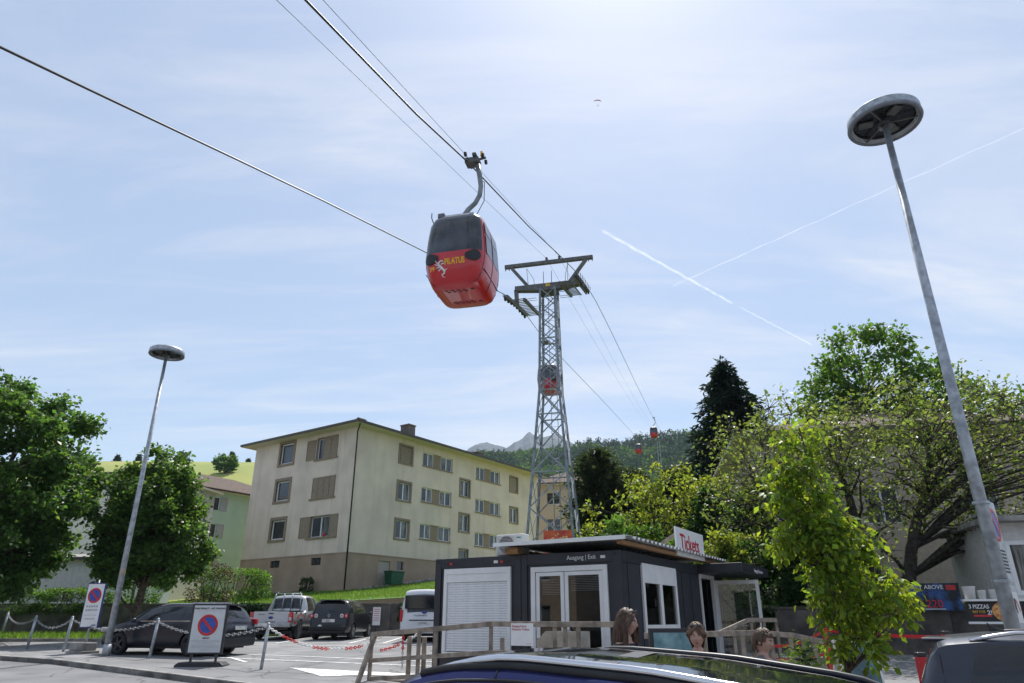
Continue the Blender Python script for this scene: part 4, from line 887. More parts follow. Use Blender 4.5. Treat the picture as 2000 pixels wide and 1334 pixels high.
def chain(label, p, q, sag, n, cols, r=.011, lk=.055, parent=None):
    t = thing('chain', label, 'chain'); p, q = Vector(p), Vector(q); mem = {}
    path = [p.lerp(q, i / n) - Vector((0, 0, sag * 4 * (i / n) * (1 - i / n))) for i in range(n + 1)]
    per = max(1, n // len(cols))
    for c in range(len(cols)):
        mb = MB()
        for i in range(c * per, n if c == len(cols) - 1 else (c + 1) * per):
            a, b = path[i], path[i + 1]; d = (b - a).normalized(); sd = d.cross(Vector((0, 0, 1))).normalized() if i % 2 else Vector((0, 0, 1)); e = lk * .32
            a2, b2 = a - d * .006, b + d * .006
            mb.tube([a2, a2 + sd * e + d * .012, b2 + sd * e - d * .012, b2, b2 - sd * e - d * .012, a2 - sd * e + d * .012, a2], r, 4, False)
        o = mb.build('chain_run', cols[c], t); o['kind'] = 'stuff'
    return t
for i, (a, b) in enumerate(zip(tops[:-1], tops[1:])):
    nm = ['steel chain far left', 'steel chain hanging between the two bollards left of the sign', 'steel chain passing behind the tilted lamp post', 'steel chain hanging behind the no parking board'][i]
    chain(nm, a, b, .28, int((b - a).length / .12), [M_chain], lk=.09)
M_cr = mat('red_plastic_chain', (.60, .03, .03), .5); M_cw = mat('white_plastic_chain', (.75, .75, .73), .5)
chain('red and white plastic chain sagging from bollard to timber ramp', tops[-1], (-3.1, 17.6, gz(17.6) + .75), .33, 56, [M_cw, M_cr, M_cw, M_cr, M_cw, M_cr, M_cw], r=.013, lk=.08)
chain('red and white plastic chain end hanging down by the ramp posts', (-2.55, 17.5, 1.35), (-2.52, 17.4, .62), .0, 14, [M_cr, M_cw], r=.013, lk=.07)
chain('red and white plastic chain tied to the white van side ramp post', (-3.1, 17.7, 1.0), (-2.2, 17.7, 1.38), .06, 18, [M_cr, M_cw], r=.013, lk=.07)
# ------------------------------------------------------------------ no parking signs
M_sblue = mat('sign_blue', (.03, .09, .40), .4); M_sred = mat('sign_ring_red', (.60, .025, .03), .4)
def nopark(parent, cx, cz, r, y):
    """round no-parking disc on a board facing local -Y"""
    a = MB().lathe([(r, 0), (r, .004), (r * .76, .004), (r * .76, 0)], 36).build('red_ring', M_sred, parent, (cx, y, cz)); a.rotation_euler = (R(90), 0, 0)
    b = MB().lathe([(0, .003), (r * .76, .003)], 32).build('blue_disc', M_sblue, parent, (cx, y, cz)); b.rotation_euler = (R(90), 0, 0)
    w = r * .13; MB().bar((cx - r * .54, y - .0055, cz + r * .54), (cx + r * .54, y - .0055, cz - r * .54), .003, w * 2, up=(1, 0, 1)).build('red_bar', M_sred, parent)
ab = thing('no_parking_board', 'free standing black framed no parking board on a rubber foot', 'sign', (-8.0, 19.55, gz(19.5)), R(2))
M_paper = mat('sign_paper', (.60, .62, .63), .5, var=.03)
MB().b2((-.47, -.02, .30), (.47, .03, 1.52)).build('frame', M_blackp, ab, bevel=.006); MB().b2((-.49, -.03, 1.52), (.49, .04, 1.56)).build('top_rail', M_galv, ab); MB().b2((-.41, -.028, .34), (.41, -.021, 1.48)).build('poster', M_paper, ab)
nopark(ab, 0, 1.0, .26, -.030)
M_ink = mat('print_ink', (.03, .03, .035), .6)
text('lettering', 'PARKVERBOT - NO PARKING', .062, M_ink, ab, (0, -.031, 1.385), (R(90), 0, 0), .001, 'CENTER', shear=.15, bold=.002); text('lettering', 'PRIVAT', .055, M_ink, ab, (0, -.031, .665), (R(90), 0, 0), .001, 'CENTER', shear=.15, bold=.002)
for z, w in ((1.34, .3), (.62, .36), (.59, .36), (.56, .2), (.51, .36), (.48, .34), (.45, .36), (.40, .12)): MB().b2((-w, -.0305, z), (w, -.029, z + .009)).build('print_line', MATS['pale_grey_shutter'], ab)
for x in (-.32, .32): MB().b2((x - .03, .0, .08), (x + .03, .03, .30)).build('strut', M_blackp, ab)
mb = MB(); mb.prism([(-.62, 0), (.62, 0), (.62, .05), (.52, .12), (-.52, .12), (-.62, .05)], .5, Matrix.Translation((0, -.25, 0))); mb.build('rubber_foot', M_blackp, ab, bevel=.01)
sg = thing('no_parking_sign', 'narrow white no parking sign with blue edge on a post', 'sign', (-13.5, 23.7, gz(23.7)), R(-6))
MB().tube([(0, .03, 0), (0, .03, 1.0), (0, .03, 2.2)], .03, 8).build('post', M_galv, sg); MB().b2((-.30, -.03, .75), (.30, .03, 2.1)).build('case', M_navyfr, sg); MB().b2((-.28, -.036, .78), (.28, -.031, 2.07)).build('face', M_white, sg); nopark(sg, 0, 1.72, .23, -.037)
for z, w, h in ((1.36, .21, .06), (1.25, .21, .06), (1.12, .22, .018), (1.0, .17, .04)): 
    for k in range(5): MB().b2((-w + k * 2 * w / 5, -.0375, z), (-w + (k + .75) * 2 * w / 5, -.036, z + h)).build('print_block', MATS['pale_grey_shutter'], sg)
MB().b2((.1, -.0375, .82), (.24, -.036, .85)).build('print_block', M_navyfr, sg)
cbk = tag(MB().b2((-.5, -.25, 0), (.42, .3, .1)).b2((-.42, -.2, .1), (.30, .25, .33)).build('concrete_foot', M_conc, None, (-13.45, 23.55, gz(23.5)), R(-30), bevel=.02), 'stepped concrete block weighting the blue edged sign', 'concrete block')
# yellow marker on left lamp post
mk = tag(MB().lathe([(.084, 0), (.084, .16)], 14).build('marker_band', mat('yellow_marker', (.75, .38, .02), .5), None, (-12.05, 22.35, gz(22.3) + 2.3)), 'yellow marker band around the lamp post by the estate car', 'marker')
# plates on the right lamp post
pl = thing('no_parking_sign', 'no parking plate on the lamp post at the right edge', 'sign', (6.33, 9.4, 0), R(45))
M_sgrey = mat('sign_plate_grey', (.50, .52, .55), .4, .1)
MB().b2((.08, -.03, 2.12), (.62, .0, 3.18)).build('plate', M_sgrey, pl, bevel=.01); nopark(pl, .35, 2.86, .22, -.033)
for k in range(7): MB().b2((.16, -.034, 2.24 + k * .045), (.54, -.031, 2.262 + k * .045)).build('print_line', M_ink, pl)
pl2 = thing('tow_away_sign', 'white plate with tow truck pictogram below the no parking plate', 'sign', (6.33, 9.4, 0), R(45))
MB().b2((.10, -.03, 1.30), (.62, .0, 2.08)).build('plate', M_sgrey, pl2, bevel=.01); MB().b2((.14, -.034, 1.62), (.58, -.031, 2.0)).build('picture', M_white, pl2)
mb = MB(); mb.b2((.2, -.037, 1.78), (.36, -.034, 1.86)); mb.b2((.3, -.037, 1.86), (.37, -.034, 1.92)); mb.tube([(.24, -.037, 1.76), (.24, -.034, 1.76)], .03, 10); mb.tube([(.34, -.037, 1.76), (.34, -.034, 1.76)], .03, 10); mb.build('truck_pictogram', M_ink, pl2)
MB().bar((.4, -.036, 1.9), (.52, -.036, 1.76), .004, .03, up=(1, 0, 1)).build('hook_arm', M_sred, pl2); text('lettering', 'ist s', .11, M_ink, pl2, (.2, -.034, 1.42), (R(90), 0, 0), .001)
for z in (1.35, 2.1, 3.1): MB().lathe([(.10, 0), (.104, .02), (.10, .04)], 14, (0, 0, z)).build('clamp', M_galv, pl2 if z < 2.1 else pl)
ya = thing('trail_arrow', 'small yellow walking trail arrow on the lamp post', 'sign', (6.33, 9.4, 0), R(-20)); mb = MB(); mb.prism([(-.13, 1.16), (-.02, 1.06), (.13, 1.06), (.13, 1.26), (-.02, 1.26)], .01, Matrix.Translation((0, -.12, .02))); mb.build('plate', MATS['yellow_plate'], ya); text('lettering', 'Wanderweg', .03, M_black, ya, (-.06, -.125, 1.165))
# small notice by the wall, bin, posters
ns = thing('notice_stand', 'small white notice on a short black post near the ramp', 'notice', (-6.05, 33.0, gz(33)), R(4)); MB().b2((-.17, 0, .55), (.17, .03, 1.3)).build('board', M_white, ns); MB().b2((-.2, .03, .5), (.2, .05, 1.32)).build('back_plate', M_blackp, ns); MB().b2((-.04, .03, 0), (.04, .08, .55)).build('post', M_blackp, ns)
for k in range(6): MB().b2((-.13, -.004, 1.2 - k * .09), (.12, -.001, 1.225 - k * .09)).build('print_line', MATS['cabin_red'], ns)
M_bing = mat('green_plastic', (.015, .10, .05), .45)
e2 = Vector((.577, .816, 0)); e1 = Vector((-.816, .577, 0)); bp = Vector((-12.3, 53.5, 0)) + e2 * 4.3 - e1 * .75
bn = thing('waste_bin', 'green wheeled waste bin against the cream building', 'bin', (bp.x, bp.y, terr(bp.x, bp.y)), math.atan2(.816, .577))
mb = MB(); mb.add([(-.6, -.32, .1), (.6, -.32, .1), (.6, .32, .1), (-.6, .32, .1), (-.72, -.4, 1.0), (.72, -.4, 1.0), (.72, .4, 1.0), (-.72, .4, 1.0)], [(3, 2, 1, 0), (0, 1, 5, 4), (1, 2, 6, 5), (2, 3, 7, 6), (3, 0, 4, 7), (4, 5, 6, 7)]); mb.build('body', M_bing, bn, bevel=.03); MB().b2((-.76, -.44, 1.0), (.76, .42, 1.1)).build('lid', M_bing, bn, bevel=.04)
for x in (-.5, .5): MB().tube([(x - .04, .3, .1), (x + .04, .3, .1)], .1, 10).build('wheel', M_black, bn)
def belt_post(label, x, y, h=1.0):
    t = thing('barrier_post', label, 'barrier post', (x, y, gz(y)), 0, 'red queue barrier posts'); MB().b2((-.05, -.05, 0), (.05, .05, h)).build('post', M_red, t, bevel=.01); MB().b2((-.055, -.055, h), (.055, .055, h + .05)).build('cap', M_blackp, t, bevel=.01); MB().lathe([(.2, 0), (.19, .02), (.06, .035)], 16).build('foot', M_blackp, t); return Vector((x, y, gz(y) + h - .05))
a = belt_post('red barrier post behind the bright young tree', 6.8, 16.2, 1.1); b = belt_post('red barrier post in front of the dark wall near the grey car', 7.55, 13.0, 1.15); c = belt_post('red barrier post standing nearest the grey car', 5.06, 9.35, 1.1); d = Vector((5.5, 17.0, gz(17) + .75))
def belt(label, p, q, sag):
    mb = MB(); n = 14; pts = [p.lerp(q, i / n) - Vector((0, 0, sag * 4 * (i / n) * (1 - i / n))) for i in range(n + 1)]
    mb.add([v for p_ in pts for v in (p_ + Vector((0, 0, .03)), p_ - Vector((0, 0, .03)))], [(2 * i, 2 * i + 2, 2 * i + 3, 2 * i + 1) for i in range(n)]); o = mb.build('barrier_belt', M_red); o.modifiers.new('s', 'SOLIDIFY').thickness = .004; tag(o, label, 'belt')
belt('red barrier belt stretched along the dark wall', a, b, .03); belt('red barrier belt drooping left of the young tree', d, a, .18); belt('red barrier belt sagging low behind the young tree', a - Vector((0, 0, .45)), Vector((5.3, 16.3, .95)), .12)
M_poster = mat('adventure_poster', (.03, .10, .28), .45, var=.4, scale=2.2, col2=(.008, .010, .018), detail=4, lo=.40, hi=.56)
po = thing('banner', 'blue adventure banner reading 220 on the dark wall', 'banner', (12.95, 22.55, 0), R(-16.7))
MB().b2((-.85, -.03, 1.93), (.78, .0, 2.72)).build('sheet', M_poster, po); text('lettering', 'FLY ABOVE', .17, M_white, po, (-.5, -.036, 2.55), (R(90), 0, 0), .002); text('lettering', 'LUCERNE', .17, M_sblue, po, (-.42, -.036, 2.39), (R(90), 0, 0), .002); text('lettering', '220', .32, M_sred, po, (-.22, -.036, 2.02), (R(90), 0, 0), .002)
MB().b2((.42, -.037, 2.52), (.68, -.031, 2.66)).build('badge', M_sred, po); MB().b2((-.3, -.037, 1.965), (.3, -.031, 1.985)).build('print_line', M_white, po)
M_pzz = mat('pizza_photo', (.50, .12, .03), .5, var=.5, scale=14, col2=(.75, .45, .15))
pz = thing('pizza_banner', 'dark banner reading 3 pizzas pay for 2 below the white pots', 'banner', (12.85, 20.55, 0), R(-14))
MB().b2((-.15, -.05, 1.62), (1.4, -.02, 2.14)).build('sheet', M_black, pz); text('lettering', '3 PIZZAS', .15, M_white, pz, (-.1, -.056, 1.96), (R(90), 0, 0), .002, sx=.85, bold=.003); text('lettering', 'PAY FOR', .10, MATS['cabin_yellow'], pz, (-.03, -.056, 1.84), (R(90), 0, 0), .002, sx=.8); text('lettering', '2!', .16, M_white, pz, (.33, -.056, 1.8), (R(90), 0, 0), .002, bold=.003)
MB().b2((-.02, -.057, 1.745), (.42, -.052, 1.795)).build('print_band', M_sred, pz); q = MB().lathe([(0, .02), (.22, .018), (.27, 0)], 24).build('pizza_picture', M_pzz, pz, (.82, -.052, 1.88)); q.rotation_euler = (R(90), 0, 0); q.scale = (1.35, 1, 1)
MB().b2((-.18, -.07, 1.56), (1.45, -.0, 1.62)).build('lower_rail', M_white, pz); MB().b2((-.22, -.16, 2.15), (1.45, .06, 2.2)).build('shelf', M_white, pz)
for k, (x, s) in enumerate(((.0, 1.35), (.30, .95), (.6, 1.0), (.88, .95))):
    c = Vector((12.85, 20.55, 2.2)) + Matrix.Rotation(R(-14), 3, 'Z') @ Vector((x, -.05, 0)); ppt = MB().lathe([(0, 0), (.09 * s, 0), (.125 * s, .24 * s), (.135 * s, .25 * s), (.11 * s, .25 * s), (.09 * s, .05)], 16).build('flower_pot', M_white, None, c)
    tag(ppt, ['tallest white plant pot at the left end of the shelf', 'second white pot from the left on the shelf', 'third white pot from the left on the shelf', 'white pot on the shelf nearest the lamp post'][k], 'pot', 'white pots on the shelf')
# A-frame poster by the young tree
af = thing('poster_stand', 'white framed poster stand with dark picture at the young tree', 'poster stand', (5.75, 12.4, gz(12.4)), R(12))
M_afp = mat('dark_poster', (.02, .05, .07), .3, var=.5, scale=3, col2=(.12, .25, .3))
for yy, s in ((-.02, 1), (.35, -1)):
    Mx = Matrix.Translation((0, yy, 0)) @ Matrix.Rotation(R(-8) * s, 4, 'X')
    mb = MB(); mb.box((0, 0, .55), (.74, .03, 1.1), M=None); mb.v = [tuple(Mx @ Vector(v)) for v in mb.v]; fr_ = mb.build('panel', M_white, af)
    mb = MB(); mb.box((0, -.02 * s, .66), (.64, .01, .80)); mb.v = [tuple(Mx @ Vector(v)) for v in mb.v]; mb.build('picture', M_afp, fr_)
# ------------------------------------------------------------------ vehicles
M_cglass = mat('car_glass', (.015, .018, .022), .05, var=.3, scale=1.2, spec=.55, coat=.1)
M_tail = mat('tail_light_red', (.50, .012, .02), .15, coat=.6); M_clear = mat('lamp_clear', (.55, .55, .56), .12, coat=.5)
M_rim = mat('alloy', (.42, .43, .45), .3, .8); M_tyre = mat('tyre', (.022, .022, .023), .8, var=.2); M_plate = mat('number_plate_white', (.68, .68, .66), .4)
def paintmat(name, c, rough=.28, metal=.35): return mat(name, c, rough, metal, var=.04, scale=1.5, coat=.35)
NR = 12
class Car:
    def __init__(s, L, keys, zb=.26, hw=.90):
        s.L = L; s.k = keys; s.zb = zb; s.hw = hw
        s.xs = sorted(set(np.round(np.concatenate([np.linspace(-L / 2, L / 2, 61), np.linspace(-L / 2, -L / 2 + .12, 5), np.linspace(L / 2 - .15, L / 2, 5)]), 4)))
    def val(s, n, x):
        a = s.k[n]; X = [p[0] for p in a]; Y = [p[1] for p in a]
        return sum(float(np.interp(x + d, X, Y)) * w for d, w in ((-.06, .25), (0, .5), (.06, .25)))
    def ring(s, x):
        zr, zbt = s.val('zr', x), s.val('zbelt', x); wf = s.val('w', x); wr = s.val('wr', x)
        zbt = min(zbt, zr - .03); zre = zr - .055 - .035 * (zr - zbt); zre = max(zre, zbt + .012)
        wm = s.hw * wf; wb = wm - .035; wr = min(wr * wf, wb - .01); zb = s.val('zb', x) if 'zb' in s.k else s.zb
        zm = zb + (zbt - zb) * .52
        mid = ((wb + wr) / 2 + .025 * min(1, (zre - zbt) / .3), (zbt + zre) / 2)
        return [(0, zb), (wm * .6, zb), (wm * .93, zb + .02), (wm - .012, zb + .12), (wm, zm), (wb + .012, zbt - .09 * (zbt - zb)), (wb, zbt), mid, (wr, zre), (wr * .86, zre + (zr - zre) * .55), (wr * .5, zr - .012), (0, zr)]
    def surf(s, x, v):
        r = s.ring(x); a = abs(v); i = min(int(a), NR - 2); t = a - i; y = r[i][0] + (r[i + 1][0] - r[i][0]) * t; z = r[i][1] + (r[i + 1][1] - r[i][1]) * t
        return Vector((x, math.copysign(y, v) if v else 0, z))
    def body(s, paint, parent, wheels, wr_=.34):
        vs = []; n = 2 * NR - 2
        for x in s.xs:
            r = s.ring(x); vs += [(x, y, z) for y, z in r] + [(x, -y, z) for y, z in reversed(r[1:-1])]
        K = len(s.xs); fs = [(i * n + j, i * n + (j + 1) % n, (i + 1) * n + (j + 1) % n, (i + 1) * n + j) for i in range(K - 1) for j in range(n)] + [tuple(range(n)), tuple((K - 1) * n + j for j in reversed(range(n)))]
        mb = MB(); mb.add(vs, fs, True); me = mb.mesh('body', paint); o = link('body', me, parent)
        cut = MB()
        for wx in wheels:
            for sy in (-1, 1): cut.tube([(wx, sy * (s.hw - .30), wr_ - .01), (wx, sy * (s.hw + .2), wr_ - .01)], wr_ + .055, 28)
        c = cut.build('cutter', M_black, parent); md = o.modifiers.new('arch', 'BOOLEAN'); md.object = c; md.operation = 'DIFFERENCE'; md.solver = 'EXACT'
        dg = bpy.context.evaluated_depsgraph_get(); dg.update(); ev = bpy.data.meshes.new_from_object(o.evaluated_get(dg)); o.modifiers.clear(); o.data = ev; bpy.data.objects.remove(c)
        if len(ev.materials) == 0: ev.materials.append(paint)
        for p in ev.polygons: p.material_index = 0
        md = o.modifiers.new('e', 'EDGE_SPLIT'); md.split_angle = R(38)
        return o
    def patch(s, name, m, parent, cor, nx=10, nv=8, off=.006):
        """cor: four (x, v) corners bottom-left, bottom-right, top-right, top-left on the body surface"""
        g = []
        for j in range(nv + 1):
            for i in range(nx + 1):
                a, b = i / nx, j / nv
                x = (cor[0][0] * (1 - a) + cor[1][0] * a) * (1 - b) + (cor[3][0] * (1 - a) + cor[2][0] * a) * b
                cc = [math.copysign(11 - abs(k[1]), k[1]) for k in cor]      # measured from the roof centre line
                q = (cc[0] * (1 - a) + cc[1] * a) * (1 - b) + (cc[3] * (1 - a) + cc[2] * a) * b
                v = math.copysign(11 - abs(q), q); v = v if abs(v) < 10.98 else math.copysign(10.98, v)
                p = s.surf(x, v); e = .01
                dx = s.surf(x + e, v) - s.surf(x - e, v); dv = s.surf(x, v + .05) - s.surf(x, v - .05) if abs(v) > .06 else Vector((0, 1, 0))
                nn = dx.cross(dv); nn = nn.normalized() if nn.length > 1e-9 else Vector((0, 0, 1))
                ctr = Vector((x * .8, 0, .7)); 
                if nn.dot(p - ctr) < 0: nn = -nn
                g.append(p + nn * off)
        mb = MB(); mb.add(g, [(j * (nx + 1) + i, j * (nx + 1) + i + 1, (j + 1) * (nx + 1) + i + 1, (j + 1) * (nx + 1) + i) for j in range(nv) for i in range(nx)], True)
        return mb.build(name, m, parent)
def wheel(parent, x, y, r, w=.2, spokes=5, rim=M_rim, white=False):
    sy = 1 if y > 0 else -1
    t = MB().lathe([(r * .66, -w / 2), (r * .9, -w / 2), (r * .98, -w * .38), (r, -w * .2), (r, w * .2), (r * .98, w * .38), (r * .9, w / 2), (r * .66, w / 2)], 28).build('wheel', M_tyre, parent, (x, y, r)); t.rotation_euler = (R(-90) * sy, 0, 0)
    MB().lathe([(r * .67, w * .42), (r * .64, w * .45), (r * .60, w * .30), (r * .56, w * .1), (.0, w * .1)], 28).build('rim', rim if not white else M_rim, t)
    for k in range(spokes):
        a = 2 * math.pi * k / spokes; MB().bar((.0, .0, w * .32), (r * .62 * math.cos(a), r * .62 * math.sin(a), w * .34), .05, .03).build('spoke', rim, t)
    MB().lathe([(0, w * .40), (.05, w * .39), (.06, w * .2)], 12).build('hub_cap', rim, t)
    return t
def common(c, t, paint, wheels, r, rim=M_rim, spokes=5):
    b = c.body(paint, t, wheels, r)
    for wx in wheels:
        for sy in (-1, 1): wheel(t, wx, sy * (c.hw - .115), r, .2, spokes, rim)
    MB().b2((-c.L / 2 + .35, -c.hw + .2, .2), (c.L / 2 - .35, c.hw - .2, .34)).build('underbody', M_black, t)
    return b
def mirrors(c, t, paint, x, z):
    for sy in (-1, 1): MB().lathe([(0, -.06), (.07, -.05), (.09, 0), (.07, .06), (0, .07)], 12).build('wing_mirror', paint, t, (x, sy * (c.hw + .09), z))
def sidewins(c, t, spans, v0=6.12, v1=7.86, m=M_cglass):
    for sy in (-1, 1):
        for (a, b, a2, b2) in spans: c.patch('side_window', m, t, [(a, sy * v0), (b, sy * v0), (b2, sy * v1), (a2, sy * v1)], 10, 6)
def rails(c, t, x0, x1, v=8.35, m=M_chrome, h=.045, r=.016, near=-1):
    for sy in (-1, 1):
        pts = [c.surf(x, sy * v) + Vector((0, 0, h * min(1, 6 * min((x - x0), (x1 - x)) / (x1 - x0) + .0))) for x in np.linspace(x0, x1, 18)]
        MB().tube(pts, r, 8).build('roof_rail', m if sy == near else M_blackp, t)  # far rail coloured black: its backlit shade is put into the material
def handles(c, t, xs, z, m):
    for sy in (-1, 1):
        for x in xs: MB().b2((x - .09, sy * (c.hw + .005) - .015, z), (x + .09, sy * (c.hw + .005) + .015, z + .03)).build('door_handle', m, t, bevel=.008)
def seam(c, t, x0, x1, v0=2.6, v1=6.1):
    for sy in (-1, 1): MB().tube([c.surf(x0 + (x1 - x0) * k / 8, sy * (v0 + (v1 - v0) * k / 8)) for k in range(9)], .006, 4).build('door_seam', M_black, t)
# dark blue estate car, side on
K1 = dict(zr=[(-2.33, .62), (-2.3, .86), (-2.2, 1.02), (-1.98, 1.30), (-1.8, 1.42), (-1.2, 1.462), (-.2, 1.475), (.35, 1.45), (.65, 1.38), (1.32, 1.0), (1.5, .96), (2.0, .86), (2.22, .74), (2.33, .52)],
          zbelt=[(-2.33, .5), (-2.25, .9), (-1.5, .97), (0, .93), (1.3, .9), (1.5, .88), (2.05, .76), (2.33, .42)], w=[(-2.33, .84), (-2.1, .95), (-1.4, 1), (1.3, 1), (1.9, .95), (2.2, .86), (2.33, .72)], wr=[(-2.33, .70), (-1.5, .63), (.5, .62), (1.4, .74), (2.33, .7)])
navy = paintmat('navy_car_paint', (.008, .010, .022), .3, .1)
t = thing('parked_car', 'dark blue estate car parked side on behind the no parking board', 'car', (-10.45, 23.3, gz(23.3)), math.atan2(.309, -.951))
c = Car(4.66, K1); common(c, t, navy, (1.42, -1.27), .325, mat('dark_alloy', (.06, .06, .065), .4, .6))
sidewins(c, t, [(.1, 1.05, .05, .52), (-.85, .02, -.8, -.02), (-1.85, -.93, -1.62, -.88)]); c.patch('windscreen', M_cglass, t, [(1.30, -9.9), (1.30, 9.9), (.72, 9.2), (.72, -9.2)]) ; c.patch('rear_window', M_cglass, t, [(-2.17, -9.6), (-2.17, 9.6), (-1.9, 9.4), (-1.9, -9.4)])
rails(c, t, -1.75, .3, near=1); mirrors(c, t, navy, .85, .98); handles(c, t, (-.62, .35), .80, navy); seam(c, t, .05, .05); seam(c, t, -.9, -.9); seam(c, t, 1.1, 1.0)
for sy in (-1, 1):
    MB().b2((-2.30, sy * .80 - .06, .86), (-1.98, sy * .80 + .06, 1.03)).build('tail_light', M_tail, t, bevel=.03); MB().b2((1.98, sy * .68 - .13, .66), (2.26, sy * .68 + .13, .79)).build('headlight', M_clear, t, bevel=.03)
MB().b2((-2.02, -.55, 1.40), (-1.78, .55, 1.44)).build('roof_spoiler', navy, t, bevel=.01); MB().b2((2.25, -.5, .35), (2.34, .5, .6)).build('grille', M_blackp, t, bevel=.02); MB().b2((-2.35, -.26, .72), (-2.325, .26, .83)).build('number_plate', M_plate, t)
for sy in (-1, 1): MB().b2((-1.4, sy * .905 - .004, .955), (.95, sy * .905 + .004, .97)).build('chrome_strip', M_chrome, t)
# black compact car, rear view
K2 = dict(zr=[(-2.1, .62), (-2.08, .9), (-2.0, 1.12), (-1.82, 1.5), (-1.7, 1.57), (-1.0, 1.6), (0, 1.59), (.5, 1.52), (1.35, 1.06), (1.55, .98), (1.95, .84), (2.1, .55)], zbelt=[(-2.1, .5), (-2.04, .98), (-1.4, 1.02), (0, .99), (1.3, .95), (1.9, .76), (2.1, .42)], w=[(-2.1, .88), (-1.9, .96), (-1.4, 1), (1.3, 1), (1.9, .93), (2.1, .75)], wr=[(-2.1, .74), (-1.6, .67), (.5, .64), (1.5, .74), (2.1, .7)])
blk = paintmat('black_car_paint', (.008, .008, .011), .3, .1)
t = thing('parked_car', 'black compact car seen from behind beside the silver pickup', 'car', (-7.55, 33.15, gz(33)), R(86)); c = Car(4.2, K2, hw=.88); common(c, t, blk, (1.3, -1.28), .32)
sidewins(c, t, [(.05, 1.15, .05, .5), (-.95, -.03, -.95, -.03), (-1.75, -1.03, -1.6, -1.03)]); c.patch('rear_window', M_cglass, t, [(-2.03, -9.4), (-2.03, 9.4), (-1.84, 9.1), (-1.84, -9.1)]); c.patch('windscreen', M_cglass, t, [(1.33, -9.9), (1.33, 9.9), (.6, 9.2), (.6, -9.2)]); mirrors(c, t, blk, .95, 1.05); handles(c, t, (-.7, .35), .88, blk)
for sy in (-1, 1):
    for yy, m in ((.74, M_tail), (.55, M_clear)):
        q = MB().lathe([(0, .02), (.05, .02), (.085, .0)], 16).build('tail_light', m, t, (-2.085, sy * yy, .93)); q.rotation_euler = (0, R(-90), 0); MB().lathe([(.0, .03), (.03, .028), (.035, .02)], 10).build('lens', M_clear if m is M_tail else M_tail, q)
MB().b2((-2.125, -.27, .68), (-2.105, .27, .80)).build('number_plate', M_plate, t); text('plate_text', 'LU 28417', .10, M_ink, t, (-2.128, .22, .70), (R(90), 0, R(-90)), .001, sx=.8)
q = MB().lathe([(.055, 0), (.055, .008), (.04, .008), (.04, 0)], 18).build('badge', M_chrome, t, (-2.085, 0, .93)); q.rotation_euler = (0, R(-90), 0); MB().lathe([(0, .004), (.09, .004)], 16).build('oval_sticker', M_white, t, (-2.10, .35, .5), 0).rotation_euler = (0, R(-90), 0)
MB().b2((-2.14, -.8, .36), (-2.0, .8, .52)).build('bumper', blk, t, bevel=.03); MB().b2((-1.95, -.55, 1.535), (-1.72, .55, 1.575)).build('roof_spoiler', blk, t, bevel=.01); MB().tube([(-1.3, 0, 1.59), (-1.4, 0, 1.75)], .008, 5).build('antenna', M_black, t)
# silver pickup, rear view
silver = paintmat('silver_car_paint', (.48, .49, .50), .32, .5)
K3 = dict(zr=[(-2.65, 1.02), (-2.6, 1.10), (-1.0, 1.10), (-.88, 1.12), (-.80, 1.55), (-.70, 1.78), (-.2, 1.82), (.5, 1.80), (.85, 1.70), (1.5, 1.22), (1.65, 1.15), (2.4, 1.04), (2.6, .9), (2.65, .7)], zbelt=[(-2.65, .97), (-.9, 1.06), (0, 1.12), (1.4, 1.1), (2.3, .95), (2.65, .62)], w=[(-2.65, .95), (-2.5, 1), (2.0, 1), (2.5, .92), (2.65, .8)], wr=[(-2.65, .9), (-1.0, .9), (-.75, .70), (.8, .66), (1.6, .76), (2.65, .7)], zb=[(-2.65, .55), (-2.3, .5), (2.65, .45)])
t = thing('parked_pickup', 'silver pickup truck with red stripe graphics seen from behind', 'pickup truck', (-9.95, 33.6, gz(33.4)), R(87)); c = Car(5.3, K3, zb=.5, hw=.925); common(c, t, silver, (1.62, -1.6), .385, M_rim, 6)
sidewins(c, t, [(.28, 1.3, .25, .72), (-.66, .2, -.58, .18)]); c.patch('rear_window', M_cglass, t, [(-.87, -9.2), (-.87, 9.2), (-.74, 8.9), (-.74, -8.9)]); c.patch('windscreen', M_cglass, t, [(1.45, -9.9), (1.45, 9.9), (.9, 9.2), (.9, -9.2)]); mirrors(c, t, silver, 1.1, 1.25); handles(c, t, (-.5, .45), 1.0, silver)
MB().b2((-2.675, -.74, .58), (-2.645, .74, 1.08)).build('tailgate', silver, t, bevel=.015); MB().b2((-2.55, -.80, 1.085), (-.95, .80, 1.115)).build('load_cover', M_blackp, t)
MB().b2((-2.69, -.1, .99), (-2.675, .1, 1.03)).build('tailgate_handle', M_black, t); q = MB().lathe([(0, .01), (.05, .01), (.055, 0)], 18).build('badge', mat('badge_blue', (.02, .05, .25), .3), t, (-2.675, 0, .85)); q.rotation_euler = (0, R(-90), 0); q.scale = (1, 1.9, 1)
text('tailgate_text', 'RANGER', .07, M_black, t, (-2.679, .55, .95), (R(90), 0, R(-90)), .001); [MB().b2((-2.679, .2 - k * .07, .66), (-2.676, .155 - k * .07, .70)).build('print_block', M_black, t) for k in range(6)]
